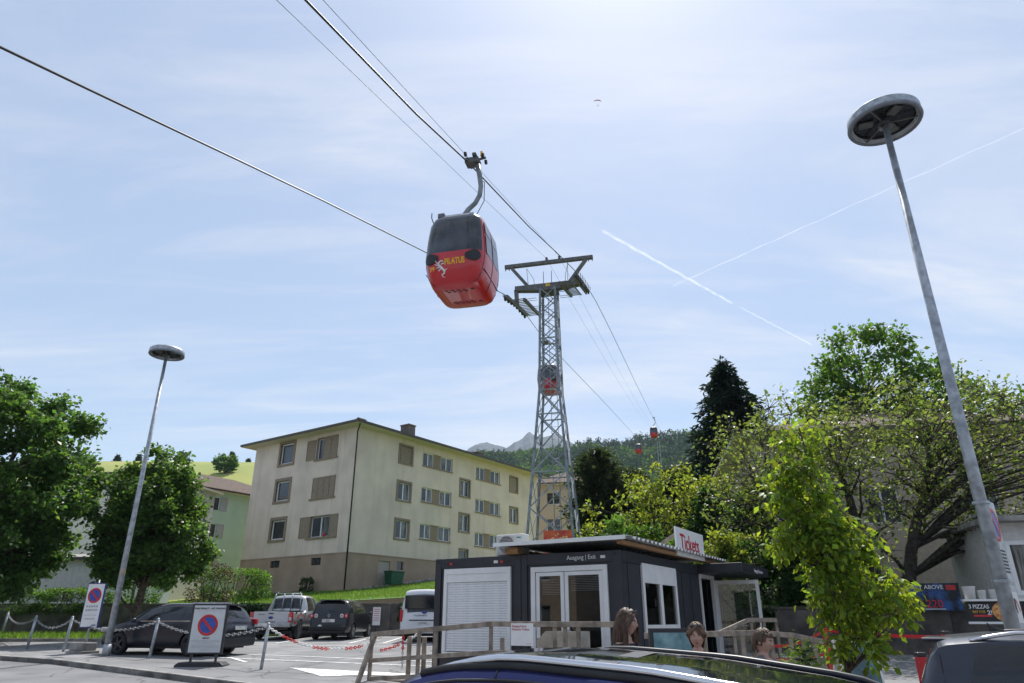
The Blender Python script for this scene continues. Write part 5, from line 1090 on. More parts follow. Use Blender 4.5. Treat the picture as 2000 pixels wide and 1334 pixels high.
for sy in (-1, 1):
    MB().b2((-2.67, sy * .83 - .075, .66), (-2.52, sy * .83 + .075, 1.06)).build('tail_light', M_tail, t, bevel=.015)
    MB().b2((-2.682, sy * .83 - .05, .74), (-2.66, sy * .83 + .05, .86)).build('reverse_light', M_clear, t)
    for x in (-2.2, -1.6, -1.05): MB().b2((x - .03, sy * .905 - .02, 1.0), (x + .03, sy * .905 + .02, 1.06)).build('tie_hook', M_black, t)
    # red decals on the flank
    def decal(pts, m=M_red):
        mb = MB(); mb.add([c.surf(x, sy * v) + Vector((0, sy * .006, 0)) for x, v in pts], [tuple(range(len(pts)))]); mb.build('red_decal', m, t)
    decal([(-2.58, 5.2), (-2.42, 5.6), (-2.15, 3.2), (-2.25, 2.6), (-2.4, 3.0)]); decal([(-2.1, 4.4), (-1.95, 4.9), (-1.75, 5.9), (-1.62, 5.9), (-1.8, 5.2), (-1.95, 4.2)]); decal([(-1.75, 5.9), (-1.5, 5.3), (-1.1, 4.6), (-1.05, 4.0), (-1.25, 4.6), (-1.6, 5.4)])
MB().b2((-2.78, -.88, .48), (-2.62, .88, .64)).build('rear_bumper', mat('bumper_silver', (.38, .39, .40), .4, .5), t, bevel=.02); MB().b2((-2.79, -.05, .52), (-2.775, .47, .63)).build('number_plate', M_plate, t); MB().b2((-2.6, -.7, .38), (-2.4, .7, .5)).build('tow_frame', M_black, t)
# tube rack behind the cab
for y in (-.62, -.2, .2, .62): MB().tube([(-.98, y, 1.1), (-.95, y * .96, 1.5), (-.84, y * .92, 1.85)], .022, 8).build('rack_tube', M_galv, t)
MB().tube([(-.84, -.6, 1.85), (-.84, .6, 1.85)], .022, 8).build('rack_tube', M_galv, t); MB().tube([(-.98, -.64, 1.14), (-.98, .64, 1.14)], .022, 8).build('rack_tube', M_galv, t)
for y in (-.5, .5): MB().tube([(-.8, y, 1.82), (-.8, y, 1.93)], .02, 6).build('roof_lamp', M_plate, t)
# white van
K4 = dict(zr=[(-2.5, .62), (-2.48, 1.0), (-2.38, 1.5), (-2.28, 1.90), (-2.15, 1.96), (0, 1.98), (.9, 1.93), (1.2, 1.80), (1.85, 1.2), (2.3, 1.02), (2.5, .6)], zbelt=[(-2.5, .5), (-2.42, 1.12), (-1, 1.12), (1.4, 1.08), (2.2, .9), (2.5, .45)], w=[(-2.5, .92), (-2.35, 1), (1.8, 1), (2.3, .93), (2.5, .78)], wr=[(-2.5, .84), (-2, .80), (1, .78), (1.9, .8), (2.5, .7)])
whitep = paintmat('white_car_paint', (.66, .67, .69), .3, .0)
t = thing('parked_van', 'white passenger van seen from behind left of the container', 'van', (-3.42, 32.0, gz(32)), R(88)); c = Car(5.0, K4, hw=.99, zb=.3); common(c, t, whitep, (1.55, -1.45), .335)
sidewins(c, t, [(.3, 1.5, .3, 1.0), (-.95, .2, -.95, .2), (-2.2, -1.05, -2.15, -1.05)]); c.patch('rear_window', M_cglass, t, [(-2.45, -8.9), (-2.45, 8.9), (-2.31, 8.5), (-2.31, -8.5)]); c.patch('windscreen', M_cglass, t, [(1.8, -9.9), (1.8, 9.9), (1.25, 9.2), (1.25, -9.2)]); mirrors(c, t, whitep, 1.4, 1.2)
MB().b2((-2.52, -.80, 1.20), (-2.40, .80, 1.72)).build('tailgate_glass', M_cglass, t, bevel=.03)
for sy in (-1, 1): MB().b2((-2.5, sy * .93 - .055, .72), (-2.36, sy * .93 + .055, 1.18)).build('tail_light', M_tail, t, bevel=.02)
text('tailgate_text', 'TOURNEO', .075, M_black, t, (-2.50, .42, .93), (R(90), 0, R(-90)), .002, sx=1.45); q = MB().lathe([(0, .014), (.05, .012), (.055, 0)], 18).build('badge', MATS['badge_blue'], t, (-2.50, 0, 1.08)); q.rotation_euler = (0, R(-90), 0); q.scale = (1, 1.9, 1)
MB().b2((-2.51, -.6, .76), (-2.47, .6, .80)).build('tailgate_step', M_black, t); MB().b2((-2.515, -.26, .62), (-2.495, .26, .73)).build('number_plate', M_plate, t); text('plate_text', 'LU 276649', .10, M_ink, t, (-2.517, .23, .64), (R(90), 0, R(-90)), .001, sx=.75); MB().b2((-2.56, -.9, .36), (-2.38, .9, .56)).build('bumper', whitep, t, bevel=.04)
# dark blue car passing close in the foreground
K5 = dict(zr=[(-2.2, .6), (-2.16, .9), (-2.05, 1.08), (-1.75, 1.24), (-1.3, 1.375), (-.7, 1.452), (-.1, 1.487), (.2, 1.478), (.42, 1.445), (.6, 1.37), (1.2, 1.0), (1.4, .95), (2.0, .8), (2.2, .5)], zbelt=[(-2.2, .5), (-2.1, .9), (-1.4, 1.0), (0, .96), (1.1, .92), (1.9, .74), (2.2, .4)], w=[(-2.2, .86), (-1.9, .96), (-1.3, 1), (1.2, 1), (1.9, .93), (2.2, .76)], wr=[(-2.2, .72), (-1.5, .68), (.4, .68), (1.3, .76), (2.2, .7)])
blue = paintmat('royal_blue_car_paint', (.028, .034, .14), .22, .5)
t = thing('passing_car', 'dark blue car with chrome roof rails and glass roof in front of the people', 'car', (.27, 3.93, .028), math.atan2(.52, -.854)); c = Car(4.4, K5, hw=.9); common(c, t, blue, (1.33, -1.3), .33)
sidewins(c, t, [(.08, .95, .05, .42), (-.85, .0, -.8, -.03), (-1.75, -.93, -1.45, -.88)], 6.1, 7.72); c.patch('windscreen', M_cglass, t, [(1.18, -9.9), (1.18, 9.9), (.56, 9.3), (.56, -9.3)]); c.patch('rear_window', M_cglass, t, [(-2.02, -9.6), (-2.02, 9.6), (-1.72, 9.4), (-1.72, -9.4)]); mirrors(c, t, blue, .8, 1.0); handles(c, t, (-.6, .35), .84, blue)
c.patch('glass_roof', M_cglass, t, [(.3, -9.15), (.3, 9.15), (-1.45, 9.15), (-1.45, -9.15)], 24, 16, .008)
for x in (-.45, ): c.patch('roof_strip', M_blackp, t, [(x + .05, -9.16), (x + .05, 9.16), (x - .05, 9.16), (x - .05, -9.16)], 2, 16, .012)
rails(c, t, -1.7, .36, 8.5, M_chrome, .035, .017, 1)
for sy in (-1, 1):
    pts = [c.surf(x, sy * 8.42) + Vector((0, 0, .004)) for x in np.linspace(-1.75, .42, 20)]; MB().tube(pts, .022, 6).build('rail_shade', M_black, t)  # black strip painting the shade under each roof rail
    pts = [c.surf(x, sy * 7.86) for x in np.linspace(-1.5, .5, 20)]; MB().tube(pts, .008, 5).build('door_frame_seam', M_black, t)
    MB().tube([c.surf(-.02, sy * v) for v in np.linspace(7.8, 8.2, 5)], .005, 4).build('door_seam', M_black, t)
    MB().b2((1.9, sy * .66 - .14, .62), (2.12, sy * .66 + .14, .76)).build('headlight', M_clear, t, bevel=.03); MB().b2((-2.18, sy * .72 - .1, .82), (-2.02, sy * .72 + .1, .98)).build('tail_light', M_tail, t, bevel=.03)
# grey car at the right edge
K6 = dict(zr=[(-2.15, .62), (-2.13, .95), (-2.05, 1.15), (-1.93, 1.42), (-1.86, 1.50), (-1.5, 1.535), (-.6, 1.56), (.3, 1.54), (.7, 1.45), (1.4, 1.02), (1.6, .96), (2.0, .82), (2.15, .5)], zbelt=[(-2.15, .5), (-2.1, .98), (-1.4, 1.02), (0, .98), (1.3, .94), (1.95, .74), (2.15, .4)], w=[(-2.15, .9), (-1.95, .97), (-1.4, 1), (1.3, 1), (1.9, .93), (2.15, .75)], wr=[(-2.15, .78), (-1.7, .72), (.5, .68), (1.5, .76), (2.15, .7)])
greyp = paintmat('blue_grey_car_paint', (.022, .026, .042), .3, .15)
t = thing('parked_car', 'blue grey car with roof rails and fin aerial at the right edge', 'car', (5.66, 6.16, .02), math.atan2(-.52, .854)); c = Car(4.3, K6, hw=.9); common(c, t, greyp, (1.3, -1.3), .32)
sidewins(c, t, [(.08, 1.1, .05, .58), (-.82, .0, -.82, -.0), (-1.72, -.92, -1.58, -.92)], 6.1, 7.86); c.patch('rear_window', M_cglass, t, [(-2.085, -9.5), (-2.085, 9.5), (-1.94, 9.3), (-1.94, -9.3)], 10, 10, .008); c.patch('windscreen', M_cglass, t, [(1.36, -9.9), (1.36, 9.9), (.76, 9.2), (.76, -9.2)])
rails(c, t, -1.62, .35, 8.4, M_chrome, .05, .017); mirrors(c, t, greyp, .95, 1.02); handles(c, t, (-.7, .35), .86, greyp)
MB().b2((-1.99, -.54, 1.455), (-1.74, .54, 1.487)).build('roof_spoiler', greyp, t, bevel=.012)
mb = MB(); mb.prism([(-.09, 0), (.11, 0), (-.03, .035), (-.10, .085)], .03, Matrix.Translation((-1.35, .0, 1.53))); mb.build('fin_aerial', M_blackp, t, bevel=.006)
for sy in (-1, 1):
    MB().tube([c.surf(-1.86, sy * v) for v in np.linspace(4.0, 9, 9)], .005, 4).build('hatch_seam', M_black, t); MB().b2((-2.13, sy * .76 - .1, .86), (-1.95, sy * .76 + .1, 1.06)).build('tail_light', M_tail, t, bevel=.03)
MB().lathe([(0, -.03), (.035, -.02), (.04, .03), (0, .04)], 10).build('rear_wiper_cap', M_chrome, t, (-2.12, -.55, 1.0))
# ------------------------------------------------------------------ vegetation
def quick_mesh(name, V, F, m, smooth=False):
    """V (n,3) float, F (k,3|4) int numpy -> mesh"""
    me = bpy.data.meshes.new(name); k = F.shape[1]
    me.vertices.add(len(V)); me.vertices.foreach_set('co', np.ascontiguousarray(V, dtype=np.float32).ravel())
    me.loops.add(F.size); me.loops.foreach_set('vertex_index', np.ascontiguousarray(F, dtype=np.int32).ravel())
    me.polygons.add(len(F)); me.polygons.foreach_set('loop_start', np.arange(0, F.size, k, dtype=np.int32)); me.polygons.foreach_set('loop_total', np.full(len(F), k, dtype=np.int32))
    if smooth: me.polygons.foreach_set('use_smooth', np.ones(len(F), dtype=bool))
    me.materials.append(m); me.update(calc_edges=True); return me
def unit(a): return a / np.maximum(np.linalg.norm(a, axis=1, keepdims=True), 1e-9)
def leaves(P, out, L, W, droop=.3, up=.3, jit=.35):
    """leaf blades: folded diamonds at points P growing along out"""
    n = len(P); d = unit(out + RNG.normal(0, .75, (n, 3)) + np.array([0, 0, -droop])); 
    s = unit(np.cross(d, RNG.normal(0, 1, (n, 3)) * .7 + np.array([0, 0, up * 3])));  nn = np.cross(s, d)
    l = (L * (1 + RNG.uniform(-jit, jit, n)))[:, None]; w = l * (W / L)
    b = P; tip = P + d * l - nn * l * .12; a = P + d * l * .45 + s * w * .5 + nn * l * .06; c = P + d * l * .45 - s * w * .5 + nn * l * .06; mid = P + d * l * .5 - nn * l * .02
    V = np.stack([b, a, tip, c, mid], 1).reshape(-1, 3); o = (np.arange(n) * 5)[:, None]
    F = np.concatenate([o + np.array([[0, 1, 4]]), o + np.array([[1, 2, 4]]), o + np.array([[2, 3, 4]]), o + np.array([[3, 0, 4]])], 0)
    return V, F
def in_ell(n, ells, shell=.45):
    """points in a union of ellipsoids, biased outward"""
    out = []; vol = np.array([e[1][0] * e[1][1] * e[1][2] for e in ells]); pr = vol / vol.sum()
    for _ in range(n):
        c, r = ells[RNG.choice(len(ells), p=pr)]; d = RNG.normal(0, 1, 3); d /= np.linalg.norm(d); q = (shell + (1 - shell) * RNG.uniform() ** .6)
        out.append(np.array(c) + d * np.array(r) * q)
    return np.array(out)
def spread(n, ells, mind, shell=.45):
    pts = in_ell(n * 6, ells, shell); keep = []
    for p in pts:
        if all(np.sum((p - k) ** 2) > mind * mind for k in keep): keep.append(p)
        if len(keep) >= n: break
    return np.array(keep)
def tree(name, label, base, top, r0, ells, nclus, nsub, nleaf, L, W, lm, cr, group=None, barkm=None, mind=.6, droop=.3, trunks=None, twig=.012, shell=.5, cat='tree', spreadr=.22):
    t = thing(name, label, cat, tuple(base), 0, group); B = np.array(base, float); bm_ = barkm or M_bark
    tr = MB(); trunks = trunks or [(np.array(base, float), np.array(top, float))]; paths = []
    for b, tp in trunks:
        pts = [b + (tp - b) * k / 6 + np.array([math.sin(k * 1.7 + b[0]) * .09, math.cos(k * 1.3 + b[1]) * .09, 0]) * (k > 0) * min(1, r0 * 8) for k in range(7)]
        paths.append(pts); tr.tube([p - B for p in pts], [r0 * (1.25 if k == 0 else 1 - .13 * k) for k in range(7)], 9)
    C = spread(nclus, ells, mind, shell); LP = []; LD = []
    lb = MB()
    for c in C:
        pts = min(paths, key=lambda pp: min(np.linalg.norm(c[:2] - q[:2]) for q in pp)); hz = np.linalg.norm(c[:2] - pts[3][:2])
        zt = c[2] - .45 * hz - .2; cand = min(pts[1:], key=lambda q: abs(q[2] - zt)); k = next(i for i, q in enumerate(pts) if q is cand)
        mid = (cand + c) / 2 + np.array([0, 0, .12 * hz]) + RNG.normal(0, .1, 3) * min(1, hz)
        ra = max(twig * 1.6, r0 * (1 - .13 * k) * .38); q1 = cand * .25 + mid * .75 + RNG.normal(0, .05, 3)
        lb.tube([cand - B, q1 - B, mid - B, (mid * .4 + c * .6) + RNG.normal(0, .05, 3) - B, c - B], [ra, ra * .7, ra * .55, ra * .35, twig], 5, False)
        for _ in range(nsub):
            d = RNG.normal(0, 1, 3); d /= np.linalg.norm(d); d[2] = d[2] * .7 + .1; e = c + d * cr * RNG.uniform(.5, 1.1)
            lb.tube([c - B, (c + e) / 2 + RNG.normal(0, .04, 3) - B, e - B], [twig, twig * .8, twig * .4], 4, False)
            m_ = max(1, int(nleaf * RNG.uniform(.6, 1.3))); tpos = RNG.uniform(.35, 1.05, m_)[:, None]
            LP.append(c + (e - c) * tpos + RNG.normal(0, spreadr * cr, (m_, 3))); LD.append(np.repeat(d[None], m_, 0))
    tr.build('trunk', bm_, t); q = lb.build('limbs', bm_, t); q['kind'] = 'stuff'
    P = np.concatenate(LP) - B; V, F = leaves(P, np.concatenate(LD), L, W, droop)
    cw = link('crown', quick_mesh('crown', V, F, lm), t); return t
LM_lin = leafmat('linden_leaf', (.055, .115, .028), (.14, .27, .035), .4, .45)
LM_lin2 = leafmat('hornbeam_leaf', (.06, .12, .028), (.16, .29, .035), .4, .45)
LM_yel = leafmat('young_maple_leaf', (.10, .17, .02), (.36, .48, .03), .45, .45, .025)
LM_sparse = leafmat('glossy_leaf', (.095, .135, .04), (.26, .34, .05), .42, .45)
LM_tall = leafmat('maple_leaf', (.06, .13, .025), (.15, .28, .03), .4, .3)
LM_gold = leafmat('golden_leaf', (.15, .21, .03), (.38, .46, .04), .45, .35, .025)
LM_bush = leafmat('shrub_leaf', (.06, .14, .02), (.16, .30, .03), .4, .35)
LM_dark = leafmat('yew_needles', (.034, .055, .02), (.055, .08, .02), .55, .45)
LM_spruce = leafmat('spruce_needles', (.012, .028, .018), (.012, .03, .012), .6, .35)
LM_thuja = leafmat('thuja_leaf', (.035, .085, .022), (.06, .14, .02), .5, .35)
LM_ivy = leafmat('ivy_leaf', (.025, .07, .018), (.05, .12, .02), .3, .35)
M_darkbark = mat('dark_bark', (.055, .045, .038), .95, var=.3, scale=8, bump=.8, bscale=20)
tree('broadleaf_tree', 'large dense dark green tree at the left edge', (-20.9, 28.2, .8), (-20.6, 28, 8.5), .26, [((-20.9, 28, 6.7), (3.7, 3.4, 4.2)), ((-22.7, 28, 4.9), (4.2, 3.4, 2.7)), ((-19.6, 27.6, 4.6), (1.9, 2.2, 2.0))], 170, 9, 52, .19, .145, LM_lin, .75, 'broadleaf trees by the parking', mind=.75)
tree('broadleaf_tree', 'rounded green tree behind the dark estate car', (-15.55, 30.6, .82), (-15.4, 30.4, 7.2), .2, [((-15.6, 30.4, 5.9), (1.75, 2.0, 2.75)), ((-14.2, 30.2, 4.5), (1.25, 1.4, 1.3)), ((-16.3, 30.4, 4.3), (1.0, 1.5, 1.4))], 112, 9, 40, .165, .125, LM_lin2, .55, 'broadleaf trees by the parking', mind=.55)
tree('broadleaf_tree', 'tall light green tree rising behind the beige house', (20.4, 37.5, 4.0), (20.2, 37.3, 15.5), .3, [((20.2, 37, 14.2), (3.2, 2.8, 3.1)), ((23.4, 37, 13.4), (2.8, 2.4, 2.3)), ((18.0, 37, 12.4), (2.2, 2.2, 1.8)), ((26.6, 37, 12.0), (2.6, 2.2, 2.0)), ((21.5, 36.6, 11.2), (5.0, 1.6, 1.4))], 125, 7, 17, .25, .18, LM_tall, .8, mind=.8)
tree('spreading_tree', 'wide sparse tree with dark bare limbs above the banner wall', (12.5, 23.9, 2.1), (12.6, 23.9, 7.6), .27,
     [((9.6, 23.8, 6.6), (2.9, 2.4, 2.0)), ((13.3, 23.6, 6.9), (3.3, 2.6, 2.3)), ((16.8, 23.6, 6.0), (3.0, 2.4, 2.4)), ((8.3, 23.6, 5.2), (1.9, 1.8, 1.6)), ((12.3, 23.4, 4.6), (3.2, 1.6, 1.2)), ((18.6, 23.4, 8.2), (2.2, 2.0, 1.7)), ((9.0, 23.8, 7.4), (2.2, 2.0, 1.4)), ((13.2, 23.6, 8.1), (3.0, 2.0, 1.3)), ((16.2, 23.6, 8.4), (2.6, 2.0, 1.2))], 215, 9, 9, .155, .09, LM_sparse, .9, barkm=M_darkbark, mind=.62, shell=.35, twig=.014,
     trunks=[(np.array((12.2, 23.9, 2.1)), np.array((11.2, 23.8, 7.2))), (np.array((12.75, 24.0, 2.1)), np.array((14.8, 23.8, 7.4))), (np.array((12.0, 23.8, 2.2)), np.array((8.7, 23.6, 5.4)))])
tree('young_tree', 'bright yellow green young tree in front of the dark wall', (4.98, 11.2, gz(11.2)), (4.8, 11.15, 4.55), .055,
     [((4.76, 11.1, 4.35), (.26, .28, .5)), ((4.66, 11.1, 3.5), (.52, .5, .5)), ((4.86, 11.1, 2.75), (.72, .7, .5)), ((5.2, 11.1, 2.0), (.70, .7, .5)), ((5.08, 11.1, 1.35), (.42, .42, .3))], 84, 6, 13, .118, .072, LM_yel, .27, mind=.22, droop=.9, shell=.25, twig=.006, spreadr=.3)
# golden shrub tree and its neighbours behind the container
tree('golden_tree', 'yellow green tree with bright leaf tips behind the tickets sign', (6.2, 31.5, 2.8), (6.3, 31.3, 6.4), .14, [((6.9, 31, 6.2), (2.2, 1.8, 2.2)), ((4.2, 31, 5.0), (1.5, 1.6, 1.6)), ((8.8, 31, 6.4), (1.2, 1.5, 1.7)), ((5.9, 30.6, 4.1), (2.6, 1.6, 1.2))], 105, 6, 13, .17, .10, LM_gold, .5, barkm=M_darkbark, mind=.5, shell=.5)
tree('round_shrub', 'mid green leafy shrub just above the corrugated roof', (4.6, 28.2, 2.4), (4.7, 28.2, 4.0), .08, [((4.7, 28.2, 4.1), (1.7, 1.3, 1.35)), ((6.6, 28.2, 3.6), (1.1, 1.1, 1.0))], 60, 7, 20, .14, .10, LM_bush, .42, mind=.4, cat='shrub')
tree('round_shrub', 'light leaved shrub to the right of the tickets sign', (7.2, 24.9, 2.1), (7.25, 24.9, 3.7), .05, [((7.2, 24.8, 3.6), (.75, .6, 1.0))], 26, 6, 12, .15, .12, LM_gold, .32, mind=.3, cat='shrub')
def conifer(name, label, base, H, R0, lm, n=26, per=11, dens=26, droop=.25, group=None, L=.34, W=.07, taper=1.0):
    t = thing(name, label, 'conifer', tuple(base), 0, group); MB().tube([(0, 0, 0), (.05, 0, H * .5), (0, 0, H * .98)], [.24, .14, .02], 8).build('trunk', M_darkbark, t)
    P = []; D = []; lb = MB()
    for i in range(n):
        f = i / (n - 1); z = H * (.08 + .9 * f); rr = R0 * (1 - f) ** taper * RNG.uniform(.8, 1.1) + .12
        for k in range(per):
            a = RNG.uniform(0, 2 * math.pi); r = rr * RNG.uniform(.7, 1.12); e = np.array([math.cos(a) * r, math.sin(a) * r, z - r * droop + (r * r) * .03]); s = np.array([0, 0, z])
            if k % 2 == 0: lb.tube([s, (s + e) / 2 + np.array([0, 0, r * .06]), e], [.03, .02, .008], 3, False)
            m_ = max(5, int(dens * r / R0) + 5); tt = RNG.uniform(.12, 1, m_)[:, None]; p = s + (e - s) * tt + np.array([0, 0, 1]) * (np.sin(tt * math.pi) * r * .06); p += RNG.normal(0, .10, (m_, 3)) * (1.2 - tt * .6)
            P.append(p); dd = (e - s) / r; D.append(np.repeat(dd[None], m_, 0) + RNG.normal(0, .5, (m_, 3)) + np.array([0, 0, -.25]))
    q = lb.build('limbs', M_darkbark, t); q['kind'] = 'stuff'
    V, F = leaves(np.concatenate(P), np.concatenate(D) * 2, L, W, .15, .2); link('crown', quick_mesh('crown', V, F, lm), t); return t
conifer('spruce_tree', 'tall dark spruce standing left of the sparse tree', (13.75, 42, 3.6), 13.9, 4.3, LM_spruce, 38, 19, 48, .3, L=.42, W=.13, taper=.6)
for (x, y, h, r_, nm) in ((5.7, 46, 8.6, 2.5, 'dark yew directly right of the lattice tower'), (8.0, 47.5, 7.5, 2.7, 'middle dark yew of the evergreen group'), (11.2, 46, 7.3, 2.5, 'dark yew nearest the spruce')): conifer('yew_tree', nm, (x, y, 3.8), h, r_, LM_dark, 26, 18, 40, -.35, 'dark evergreens behind the golden tree', L=.36, W=.11, taper=.38)
conifer('thuja_shrub', 'dense green thuja right of the tickets sign', (9.6, 28.3, 2.6), 3.9, 1.5, LM_thuja, 18, 14, 34, -.2, L=.26, W=.09, taper=.6)
conifer('thuja_shrub', 'dark green thuja behind the light leaved shrub', (8.3, 29.3, 2.6), 4.2, 1.4, LM_thuja, 18, 14, 34, -.2, L=.26, W=.09, taper=.6)
def hedge(label, ells, n, L, lm, name='hedge', cat='hedge', z0=None):
    base = np.array(ells[0][0], float); base[2] -= ells[0][1][2]
    t = thing(name, label, cat, tuple(base)); 
    P = []; D = []
    for c, r in ells:
        d = unit(RNG.normal(0, 1, (n, 3))); q = RNG.uniform(.75, 1.05, n)[:, None]; e = np.sign(d) * np.abs(d) ** .6; P.append(np.array(c) + e * np.array(r) * q); D.append(d)
    V, F = leaves(np.concatenate(P) - base, np.concatenate(D), L, L * .65, .1); link('foliage', quick_mesh('foliage', V, F, lm), t)
    mb = MB()
    for c, r in ells:
        for k in range(7): a = RNG.uniform(-.6, .6, 2); mb.tube([(c[0] - base[0] + a[0] * r[0] * .3, c[1] - base[1] + a[1] * r[1] * .3, c[2] - r[2] - base[2] - .1), (c[0] - base[0] + a[0] * r[0], c[1] - base[1] + a[1] * r[1], c[2] + r[2] * .6 - base[2])], .02, 4)
    q = mb.build('stems', M_darkbark, t); q['kind'] = 'stuff'; return t
hedge('trimmed bright green hedge beside the cream building', [((-16.2, 42.5, 3.6), (2.0, .9, .85))], 5200, .12, LM_bush)
hedge('tall hedge on the dark wall between shed door and young tree', [((8.6, 25.2, 3.1), (1.5, .8, 1.1)), ((10.6, 25.0, 3.2), (1.4, .8, 1.2))], 5600, .12, LM_thuja)
hedge('golden topped hedge strip behind the wall', [((9.5, 26.6, 4.1), (2.2, .7, .5))], 2600, .11, LM_gold)
hedge('low bushes on the wall below the large left tree', [((-25.2, 36.9, 2.5), (1.8, .7, .6)), ((-22.4, 37, 2.55), (1.3, .7, .6))], 3000, .11, LM_bush, 'low_bush', 'bush')
hedge('light green bush left of the lamp post', [((-19.4, 37.4, 3.1), (1.2, .9, 1.0))], 3200, .12, LM_bush, 'low_bush', 'bush')
hedge('brown leaved shrub right of the rounded tree', [((-15.7, 37.8, 3.3), (1.1, .8, 1.1))], 2400, .10, leafmat('brown_leaf', (.05, .04, .025), (.10, .07, .03), .5, .35), 'low_bush', 'bush')
for k, (s, nm) in enumerate(((9.3, 'small round shrub against the brown base, left of its pair'), (3.3, 'small round shrub against the brown base, nearer the corner'))):
    p = Vector((-12.3, 53.5, 0)) + e1 * s - e2 * .8; z = terr(p.x, p.y); hedge(nm, [((p.x, p.y, z + .55), (.45, .45, .55))], 900, .12, LM_ivy, 'round_shrub', 'shrub')
def ivy(label, x0, x1, z0, z1, y, n):
    P = np.stack([RNG.uniform(x0, x1, n), y - np.abs(RNG.normal(0, .06, n)), RNG.triangular(z0, z1, z1, n)], 1); keep = (np.sin(P[:, 0] * 5) * .3 + (P[:, 2] - z0) / (z1 - z0)) > .25; P = P[keep]
    V, F = leaves(P, np.tile(np.array([[0, -1.0, -.2]]), (len(P), 1)), .14, .12, .5); o = link('ivy', quick_mesh('ivy', V, F, LM_ivy)); tag(o, label, 'ivy')
ivy('ivy hanging on the wall left of the pickup', -14.6, -12.3, 1.0, 2.5, 36.55, 900); ivy('ivy on the wall beside the white van', -5.6, -4.3, .9, 2.5, 36.55, 700); ivy('ivy falling down the dark wall behind the open glass door', 7.0, 8.6, .7, 2.1, 24.2, 900)
# grass verge under the left tree; weeds at wall foot
sheet('grass_verge', list(np.arange(-34, -10.5, 1.5)), [30.6, 32, 34, 36.5], lambda x, y: gz(y) + .06, M_grass)
mbv = MB(); mbv.b2((-34, 30.45, .6), (-10.8, 30.62, gz(30.6) + .13)); struct(mbv.build('verge_kerb', M_conc))
n = 9000; P = np.stack([RNG.uniform(-30, -10.8, n), RNG.uniform(30.7, 36.4, n), np.zeros(n)], 1); P[:, 2] = [gz(y) + .05 for y in P[:, 1]]
V, F = leaves(P, np.tile(np.array([[0, 0, 2.0]]), (n, 1)), .2, .02, -.6); o = link('grass', quick_mesh('grass', V, F, leafmat('grass_blade', (.09, .17, .03), (.22, .36, .04), .5, .3))); o['kind'] = 'stuff'; o['label'] = 'short grass on the verge below the left trees'
n = 30000; X = RNG.uniform(-23, 5, n); Y = RNG.uniform(37.1, 56, n); P = np.stack([X, Y, np.array([terr(x, y) + .02 for x, y in zip(X, Y)])], 1); ok = ((X + 12.3) * -.816 + (Y - 53.5) * .577 < -.15) | ((X + 12.3) * .577 + (Y - 53.5) * .816 < -.15); P = P[ok]
V, F = leaves(P, np.tile(np.array([[0, 0, 2.0]]), (len(P), 1)), .16, .03, -.6); o = link('lawn_grass', quick_mesh('lawn_grass', V, F, MATS['grass_blade'])); o['kind'] = 'stuff'; o['label'] = 'mown lawn in front of the cream building'
# small conifer top in a pot and pebbles along the building
pc = conifer('potted_fir', 'small light green fir sapling in front of the timber railing', (3.95, 10.2, .16), 1.12, .30, leafmat('fresh_needles', (.12, .22, .03), (.3, .45, .04), .5, .25), 9, 9, 20, -.25, L=.09, W=.02)
mb = MB()
for k in range(70):
    p = Vector((-12.3, 53.5, 0)) + e2 * (.4 + k * .17) - e1 * (.55 + .35 * random.random()); s = .1 + .09 * random.random(); mb.lathe([(0, -s * .5), (s * .8, -s * .3), (s, .1 * s), (s * .6, s * .6), (0, s * .75)], 6, (p.x, p.y, terr(p.x, p.y) + s * .4))
o = mb.build('border_stones', M_conc); o['kind'] = 'stuff'; o['label'] = 'stone border with low plants along the building foot'
# ridge trees on the meadow
for k, (x, h, nm) in enumerate(((-152, 9, 'first'), (-146, 11, 'second'), (-141, 8.5, 'third'), (-134, 10, 'fourth'), (-129, 12, 'fifth'), (-113, 9, 'sixth'), (-108, 11, 'seventh'), (-103, 8, 'eighth'))):
    conifer('ridge_tree', nm + ' dark tree from the left on the meadow ridge', (x, 262 + (k % 3) * 4, terr(x, 262) - .5), h * .55, h * .17, LM_dark, 12, 10, 10, .1, 'trees on the meadow ridge', L=.9, W=.4, taper=.7)
tree('meadow_bush', 'round green bush on the meadow beside the mint green house', (-86, 205, terr(-86, 205) - .5), (-86, 205, terr(-86, 205) + 3.5), .2, [((-86, 205, terr(-86, 205) + 3), (3.4, 3, 2.7))], 34, 6, 14, .6, .45, LM_tall, .9, mind=.9, cat='bush')
# ------------------------------------------------------------------ far woods, mountain, air
def wood(name, label, pts, protos, m):
    Vs = []; Fs = []; o = 0
    for (x, y, z, h, k) in pts:
        V, F = protos[k]; a = RNG.uniform(0, 6.28); c, s = math.cos(a), math.sin(a); q = V * np.array([h * RNG.uniform(.85, 1.2), h * RNG.uniform(.85, 1.2), h]); q = np.stack([q[:, 0] * c - q[:, 1] * s, q[:, 0] * s + q[:, 1] * c, q[:, 2]], 1) + np.array([x, y, z]); Vs.append(q); Fs.append(F + o); o += len(V)
    ob = link(name, quick_mesh(name, np.concatenate(Vs), np.concatenate(Fs), m)); ob['kind'] = 'stuff'; ob['label'] = label; return ob
def proto(con, n):
    d = unit(RNG.normal(0, 1, (n, 3)))
    if con: f = RNG.uniform(0, 1, n) ** 1.3; a = RNG.uniform(0, 6.28, n); P = np.stack([np.cos(a) * .22 * (1 - f), np.sin(a) * .22 * (1 - f), .08 + .92 * f], 1); D = np.stack([np.cos(a), np.sin(a), -.3 * np.ones(n)], 1)
    else: P = d * np.array([.36, .36, .38]) * RNG.uniform(.7, 1, n)[:, None] + np.array([0, 0, .56]); D = d
    return leaves(P, D * 2, .22 if not con else .2, .17 if not con else .1, .2)
